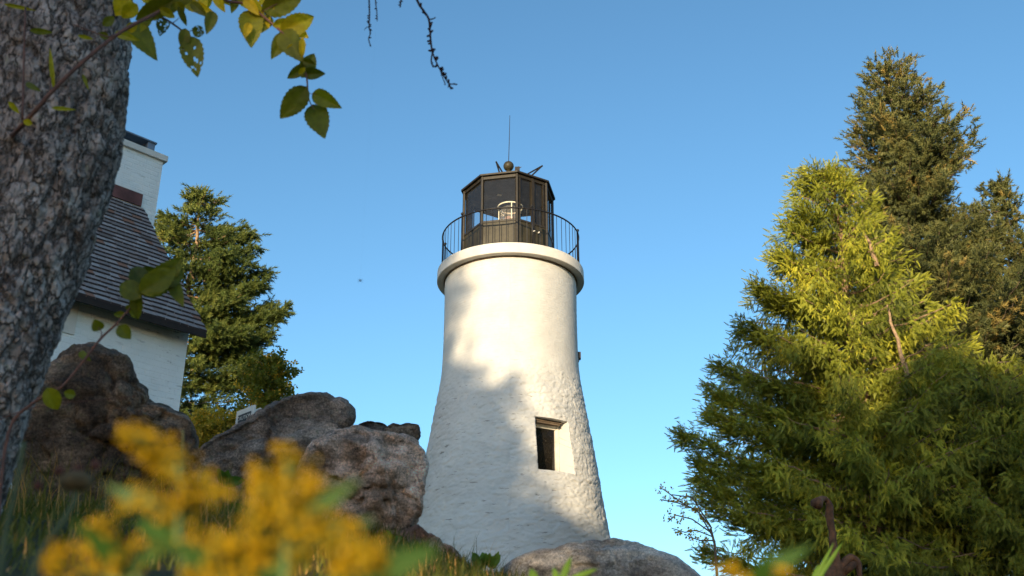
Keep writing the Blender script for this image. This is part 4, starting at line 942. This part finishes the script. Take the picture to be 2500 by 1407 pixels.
lv_.build('leaves', M['leaf'], SH, True)

# ------------------------------------------------------------------ caution sign
def sign():
    Y = 13.2; q0 = at(580, 1006, Y); dv = Vector((.7071, -.7071, 0)); nv = Vector((-.7071, -.7071, 0))
    e = hit(623, 992, q0, nv); W = (e - q0).dot(dv); H = .42; g = float(gz(q0.x, q0.y))
    root = thing('caution_sign', 'white CAUTION sign panel half hidden behind the grey boulder', 'sign', (q0.x, q0.y, g))
    mb = MB(); c = q0 + dv * W / 2 - up * H / 2; mb.box(c, dv, nv, up, W / 2, .012, H / 2); pn = mb.build('panel', M['sign'], root)
    mb = MB(); mb.box(c - nv * .03 - up * (H / 2 + (c.z - H / 2 - g) / 2 - H / 2), dv, nv, up, .03, .016, (c.z + H / 2 - g) / 2); mb.build('post', M['twig'], root)
    mb = MB(); t = c + up * (H / 2 - .30 * W) ; mb.box(t + nv * .014, dv, nv, up, W * .36, .003, W * .135); mb.build('word_band', M['sign_dark'], pn)
    fc = bpy.data.curves.new('caution', 'FONT'); fc.body = 'CAUTION'; fc.align_x = 'CENTER'; fc.align_y = 'CENTER'; fc.size = W * .175
    fo = bpy.data.objects.new('tmp', fc); COL.objects.link(fo); bpy.context.view_layer.update()
    me = bpy.data.meshes.new_from_object(fo.evaluated_get(bpy.context.evaluated_depsgraph_get())); bpy.data.objects.remove(fo)
    p = t + nv * .0195
    for v in me.vertices: x, y = v.co.x, v.co.y; v.co = p + dv * x + up * y
    link('lettering', me, M['sign'], pn)
    mb = MB(); c2 = c + up * (H / 2 - .72 * W) - dv * W * .18; tri = [c2 + nv * .015 + dv * a + up * b for a, b in ((-W * .14, -W * .12), (W * .14, -W * .12), (0, W * .14))]
    mb.add(tri, [(0, 1, 2)]); mb.build('warning_triangle', M['sign_yellow'], pn)
    mb = MB()
    for k in range(5): mb.box(c + up * (H / 2 - .56 * W) + dv * W * (.0 + .075 * k) + nv * .015, dv, nv, up, W * .025, .002, W * .02)
    mb.build('small_print', M['sign_dark'], pn)
    r2 = thing('sign_panel', 'second plain pale panel just right of the CAUTION sign', 'sign', tuple(e + dv * .05 - nv * .2))
    q1 = hit(637, 996, e - nv * .25, nv); q2 = hit(622, 1000, e - nv * .25, nv); W2 = (q1 - q2).dot(dv) + .08
    mb = MB(); mb.box(q1 - dv * W2 / 2 - up * .2, dv, nv, up, W2 / 2, .01, .2); mb.build('panel', M['sign'], r2)
    gg = float(gz(q1.x, q1.y)); mb = MB(); mb.box(q1 - dv * W2 / 2 - up * ((q1.z - gg) / 2) - nv * .025, dv, nv, up, .02, .012, (q1.z - gg) / 2); mb.build('post', M['twig'], r2)
sign()

# ------------------------------------------------------------------ driftwood before the cedar
def drift():
    Y = 13.0; b = at(2055, 1430, Y); g = float(gz(b.x, Y)); root = thing('driftwood', 'gnarled brown driftwood with a tall curled stem before the dark cedar', 'driftwood', (b.x, Y, g))
    pts = spline([Vector((b.x, Y, g - .1)), at(2045, 1400, Y), at(2040, 1370, Y), at(2034, 1330, Y), at(2031, 1295, Y), at(2026, 1262, Y), at(2024, 1236, Y), at(2018, 1222, Y), at(2008, 1218, Y - .05), at(1997, 1226, Y - .12), at(1990, 1240, Y - .1)], 6)
    n = len(pts); rad = np.interp(np.linspace(0, 1, n), [0, .12, .25, .4, .55, .65, .78, .86, .93, 1], [.09, .07, .055, .045, .048, .036, .034, .042, .075, .05])
    mb = MB(); mb.tube(pts, list(rad), 12)
    p2 = spline([at(2045, 1400, Y), at(2056, 1385, Y), at(2068, 1368, Y), at(2080, 1362, Y), at(2093, 1372, Y), at(2098, 1390, Y), at(2100, 1415, Y)], 5); mb.tube(p2, [.06 - .03 * i / len(p2) for i in range(len(p2))], 10)
    p3 = spline([at(2040, 1410, Y), at(2060, 1398, Y), at(2075, 1386, Y - .05), at(2084, 1378, Y)], 4); mb.tube(p3, .045, 10)
    mb.tube([Vector((b.x - .1, Y, g - .1)), at(2030, 1400, Y), at(2040, 1380, Y)], [.12, .09, .05], 10)
    o = mb.build('stem', M['drift'], root, True)
    V = np.array([v.co[:] for v in o.data.vertices]); d = .018 * fbm(V * 9, 4)
    o.data.vertices.foreach_set('co', (V + np.stack([d, d * .6, .4 * d], 1)).ravel().astype(np.float32)); o.data.update()
drift()

# ------------------------------------------------------------------ grass and foreground plants
def blades(n, xs, ys, h, wd, seed, tone0=0):
    g = np.random.default_rng(seed); x = xs(g, n); y = ys(g, n); z = gz(x, y) - .03
    az = g.uniform(0, 2 * np.pi, n); hh = h(g, n, x, y); ln = g.uniform(.15, .9, n) * hh; ww = wd * g.uniform(.6, 1.3, n)
    dx, dy = np.cos(az), np.sin(az); V = []
    for s, wk in ((0, 1), (.45, .85), (.8, .5), (1, .05)):
        cx_ = x + dx * ln * s * s; cy_ = y + dy * ln * s * s; cz = z + hh * (s - .25 * s * s * (ln / hh))
        V.append(np.stack([cx_ - dy * ww * wk, cy_ + dx * ww * wk, cz], 1)); V.append(np.stack([cx_ + dy * ww * wk, cy_ - dx * ww * wk, cz], 1))
    V = np.stack(V, 1); o = np.arange(n)[:, None] * 8
    Fq = np.concatenate([o + np.array([[0, 1, 3, 2]]), o + np.array([[2, 3, 5, 4]]), o + np.array([[4, 5, 7, 6]])])
    tn = np.clip(g.normal(.42, .22, n) + (g.random(n) < .10) * .5 + tone0, 0, 1); return V.reshape(-1, 3), Fq, np.repeat(tn, 8)
def grass():
    parts = [blades(26000, lambda g, n: g.uniform(-4.2, 1.4, n), lambda g, n: 2.0 + 6.5 * g.random(n) ** .8, lambda g, n, x, y: g.uniform(.06, .20, n) * np.clip(y / 6, .35, 1) * .85 * (1 + .6 * (fbm(np.stack([x * 2, y * 2, x * 0], 1), 2))), .0035, 1),
             blades(9000, lambda g, n: g.uniform(1.0, 6, n), lambda g, n: g.uniform(3, 14, n), lambda g, n, x, y: g.uniform(.05, .14, n), .004, 2),
             blades(9000, lambda g, n: g.uniform(-6, 1, n), lambda g, n: g.uniform(8, 16, n), lambda g, n, x, y: g.uniform(.08, .2, n), .004, 3),
             blades(900, lambda g, n: g.uniform(-3.8, -1.0, n), lambda g, n: g.uniform(5, 7, n), lambda g, n, x, y: g.uniform(.2, .42, n), .002, 4, .25),
             blades(90, lambda g, n: g.uniform(-.42, .02, n), lambda g, n: g.uniform(7.2, 7.8, n), lambda g, n, x, y: g.uniform(.15, .36, n), .002, 5, -.2)]
    o = 0; Vs, Fs, Ts = [], [], []
    for V, Fq, t in parts: Vs.append(V); Fs.append(Fq + o); Ts.append(t); o += len(V)
    props(link('grass', np_mesh('grass', np.concatenate(Vs), np.concatenate(Fs), np.concatenate(Ts)), M['grass']), 'shaded grass growing over the slope below the boulders', 'grass', None, 'stuff')
grass()

def goldenrod(label, stem, plumes, Y, seed):
    """stem: pixel path; plumes: list of (pixel path, spread px, count)"""
    g = np.random.default_rng(seed); p0 = at(stem[0][0], stem[0][1], Y); zb = float(gz(p0.x, Y)) - .02
    root = thing('goldenrod', label, 'flower', (p0.x, Y, zb), 'goldenrod blooming close to the camera')
    path = [Vector((p0.x, Y, min(zb, p0.z - .02)))] + [at(a, b, Y) for a, b in stem]
    mb = MB(); sp = spline(path, 4); mb.tube(sp, [.0022 - .0012 * i / len(sp) for i in range(len(sp))], 6)
    P = []
    for pl, spread, cnt in plumes:
        pts = spline([at(a, b, Y + random.uniform(-.02, .02)) for a, b in pl], 6); mb.tube(pts, .0007, 4)
        A = np.array([p[:] for p in pts]); cnt = int(cnt * .46); k = g.integers(0, len(A), cnt); fr = k / len(A)
        rad = spread / F * Y * (1.05 - .7 * fr); q = A[k] + g.normal(size=(cnt, 3)) * (rad * .5)[:, None]; P.append(q)
    mb.build('stem', M['stem'], root)
    P = np.concatenate(P); T = np.array([[[0, 0, 0], [.5, .28, .1], [1, 0, 0], [.5, -.28, .1]], [[0, 0, 0], [.5, .1, .28], [1, 0, 0], [.5, .1, -.28]], [[.2, 0, 0], [.5, .4, .3], [.7, 0, .5], [.4, -.3, .3]]], float)
    scatter('flower_plume', T, P, g.normal(size=(len(P), 3)) + np.array([0, 0, .6]), g.uniform(.0032, .0056, len(P)), M['golden'], root, g.random(len(P)))
    lf = Leaves()
    for k in range(4):
        i = 2 + k * (len(sp) - 4) // 5; b = sp[i]; d = Vector((g.uniform(-1, 1), g.uniform(-.4, .4), .25)).normalized(); t = b + d * .05
        sd = d.cross(Vector((0, 1, 0))).normalized() * .006; lf.add([b, b + d * .025 + sd, t, b + d * .025 - sd], [(0, 1, 2, 3)], .0)
    lf.build('leaves', M['weed'], root)
goldenrod('goldenrod with a drooping arched plume in front of the dark boulder', [(440, 1480), (435, 1300), (438, 1190), (436, 1130)], [([(438, 1140), (400, 1100), (350, 1070), (300, 1060)], 55, 330), ([(436, 1160), (390, 1125), (360, 1115)], 50, 220), ([(436, 1215), (490, 1185), (545, 1205)], 45, 230), ([(436, 1250), (360, 1225), (300, 1245)], 45, 220), ([(436, 1270), (470, 1230), (440, 1225)], 50, 180), ([(436, 1330), (520, 1320), (570, 1330)], 40, 130)], .62, 1)
goldenrod('tallest dense goldenrod plume in front of the pink boulder', [(690, 1480), (695, 1330), (700, 1220), (702, 1130)], [([(702, 1220), (706, 1170), (700, 1115)], 75, 330), ([(700, 1240), (650, 1200), (630, 1165)], 70, 330), ([(700, 1260), (745, 1215), (765, 1190)], 65, 300), ([(698, 1300), (645, 1270), (610, 1265)], 60, 220), ([(698, 1300), (770, 1270), (860, 1290)], 55, 260), ([(697, 1340), (760, 1320), (745, 1275)], 60, 240)], .58, 2)
goldenrod('bright goldenrod head lowest and farthest right of the blurred cluster', [(860, 1500), (862, 1440), (858, 1390)], [([(858, 1400), (840, 1360), (810, 1335)], 55, 260), ([(858, 1410), (895, 1375), (905, 1350)], 60, 330), ([(858, 1430), (920, 1400), (935, 1395)], 55, 260)], .56, 3)
goldenrod('goldenrod sprig leaning left beside the grey-green stalk', [(330, 1490), (300, 1400), (260, 1340)], [([(290, 1380), (230, 1335), (130, 1360)], 45, 330), ([(270, 1350), (260, 1310), (235, 1290)], 45, 200), ([(300, 1390), (390, 1320), (420, 1300)], 50, 260), ([(310, 1420), (200, 1395), (120, 1395)], 45, 240)], .64, 4)
goldenrod('goldenrod at the bottom edge under the tallest plume', [(590, 1500), (590, 1430), (585, 1380)], [([(585, 1400), (540, 1350), (490, 1360)], 55, 280), ([(585, 1390), (610, 1345), (640, 1330)], 60, 320), ([(590, 1420), (660, 1390), (720, 1370)], 55, 300), ([(590, 1430), (520, 1410), (450, 1405)], 45, 240), ([(590, 1410), (680, 1350), (740, 1350)], 55, 300)], .60, 5)
goldenrod('dim goldenrod tuft at the bottom edge before the cedars', [(1830, 1490), (1830, 1430)], [([(1830, 1425), (1790, 1395), (1750, 1390)], 22, 60), ([(1830, 1425), (1880, 1400), (1920, 1396)], 22, 70)], .7, 6)

def stalk(label, path, Y, r, head=None):
    p0 = at(*path[0], Y); zb = float(gz(p0.x, Y)) - .02; root = thing('plant_stalk', label, 'plant', (p0.x, Y, zb)); mb = MB(); sp = spline([Vector((p0.x, Y, min(zb, p0.z - .03)))] + [at(a, b, Y) for a, b in path], 6)
    mb.tube(sp, [r * (1 - .35 * i / len(sp)) for i in range(len(sp))], 7); mb.build('stem', M['stem_grey'], root, True)
    if head:
        c = sp[-1]; mb = MB(); mb.ball(c + Vector((0, 0, r * 1.5)), r * 3.6, 10, 6, sq=(1.2, 1, .7)); mb.build('flower_head', M['dryhead'], root, True)
        mb = MB()
        for dx, dz in ((-4.5, 4), (4, 5.5), (-9, 0.5), (0, 4.5)): mb.ball(c + Vector((dx * r, 0, dz * r)), r * 1.2, 8, 5)
        mb.build('petal', M['redtip'], root, True)
stalk('curved grey-green stalk with a withered flower head at far left', [(80, 1405), (105, 1340), (150, 1280), (182, 1225), (184, 1190)], 1.25, .0048, True)
stalk('straight blurred stalk along the foot of the trunk', [(0, 1400), (15, 1290), (38, 1200), (58, 1080)], 1.3, .0042)
stalk('thin pale stalk standing between the goldenrod plumes', [(440, 1400), (444, 1200), (447, 1050)], 2.2, .0022)

def weed(label, leaves_, stem_, Y, tone, name='leafy_weed'):
    p0 = at(stem_[0][0], stem_[0][1], Y); zb = float(gz(p0.x, Y)); root = thing(name, label, 'plant', (p0.x, Y, zb))
    mb = MB(); mb.tube([Vector((p0.x, Y, min(zb, p0.z) - .03))] + [at(a, b, Y) for a, b in stem_], .0035 * Y / 6, 5); mb.build('stem', M['stem'], root)
    lf = Leaves()
    for b, t, wd in leaves_: lf.leaf(b, t, wd, Y, tone + random.uniform(-.2, .2), .3, .25, random.uniform(-.08, .02))
    lf.build('leaves', M['weed'], root, True)
weed('broad-leaved weed in the dark gap between the grey and pink boulders', [((562, 1250), (515, 1258), 34), ((565, 1245), (595, 1238), 30), ((568, 1255), (575, 1298), 34), ((560, 1248), (545, 1270), 26), ((548, 1175), (532, 1145), 22), ((550, 1175), (556, 1150), 24), ((550, 1178), (600, 1172), 24)], [(566, 1320), (560, 1250), (550, 1175)], 6.6, .45)
weed('green leafy weed at the lower right of the pink boulder', [((952, 1340), (915, 1322), 30), ((955, 1335), (945, 1295), 28), ((958, 1335), (985, 1310), 30), ((960, 1338), (990, 1345), 26), ((955, 1342), (930, 1352), 26), ((1012, 1350), (1030, 1335), 22), ((1010, 1352), (998, 1345), 20), ((1014, 1350), (1020, 1328), 18)], [(960, 1390), (955, 1340)], 6.8, .5)
weed('round clump of small green leaves against the base of the tower', [((1185 + 22 * math.cos(k * 2.4) * (k / 16) ** .5, 1378 + 8 * math.sin(k * 1.7)), (1185 + 42 * math.cos(k * 2.4) * (k / 16) ** .5, 1366 + 14 * math.sin(k * 1.9) - 6), 17) for k in range(1, 17)], [(1185, 1405), (1185, 1380)], 7.4, .55)
def blade_plant(label, bl, Y, mat):
    p0 = at(*bl[0][0], Y); zb = float(gz(p0.x, Y)); root = thing('grass_tuft', label, 'plant', (p0.x, Y, zb)); lf = MB()
    for b, t, wpx in bl:
        B, T_ = at(*b, Y), at(*t, Y); B = B.lerp(Vector((p0.x, Y, zb - .01)), .0); ax = (T_ - B); sd = ax.normalized().cross(Vector((0, 1, 0))).normalized() * (wpx / F * Y * .5); bend = Vector((0, .02, 0))
        root_p = Vector((B.x - ax.x * .15, Y, zb - .01))
        pts = [root_p, B, B + ax * .5 + bend * .3, B + ax * .8 + bend * .6, T_ + bend]; ws = [.6, 1, .9, .55, .05]; vs = []
        for p, w_ in zip(pts, ws): vs += [p - sd * w_, p + Vector((0, -.004, 0)), p + sd * w_]
        lf.add(vs, [(3 * i + j, 3 * i + j + 1, 3 * i + j + 4, 3 * i + j + 3) for i in range(4) for j in range(2)], random.uniform(.5, .9))
    lf.build('blade', mat, root, True)
blade_plant('blurred green grass blades in front of the pale boulder', [((1372, 1415), (1396, 1355), 18), ((1400, 1412), (1462, 1385), 14), ((1360, 1415), (1352, 1382), 16), ((1305, 1415), (1296, 1385), 22)], 2.2, M['weed'])
blade_plant('pale green grass blades in front of the driftwood', [((1992, 1410), (2040, 1322), 10), ((2000, 1410), (2062, 1320), 11), ((1985, 1415), (2003, 1375), 11)], 3.0, M['weed'])

# ------------------------------------------------------------------ tiny insect on a thread of silk
Yi = 4.2; q = at(879.5, 686, Yi)
root = thing('spider', 'tiny dark spider hanging in the sky left of the tower', 'spider', tuple(q))
mb = MB(); mb.ball(q, .0032, 10, 8, sq=(1, 1, 1.3)); mb.ball(q + Vector((0, 0, .005)), .002, 8, 6); mb.build('body', M['insect'], root, True)
for k in range(8):
    s = -1 if k < 4 else 1; a = (k % 4 - 1.5) * .5; mb = MB(); d = Vector((s * math.cos(a), .1 * (k % 3 - 1), math.sin(a)))
    mb.tube([q + Vector((0, 0, .003)), q + d * .007 + Vector((0, 0, .003)), q + d * .012 - Vector((0, 0, .001))], [.0005, .0004, .0003], 4); mb.build('leg', M['insect'], root)
mb = MB(); mb.tube([q, Vector((q.x, Yi, at(880, -260, Yi).z))], .00008, 3); mb.build('silk_thread', M['stem_grey'], root)
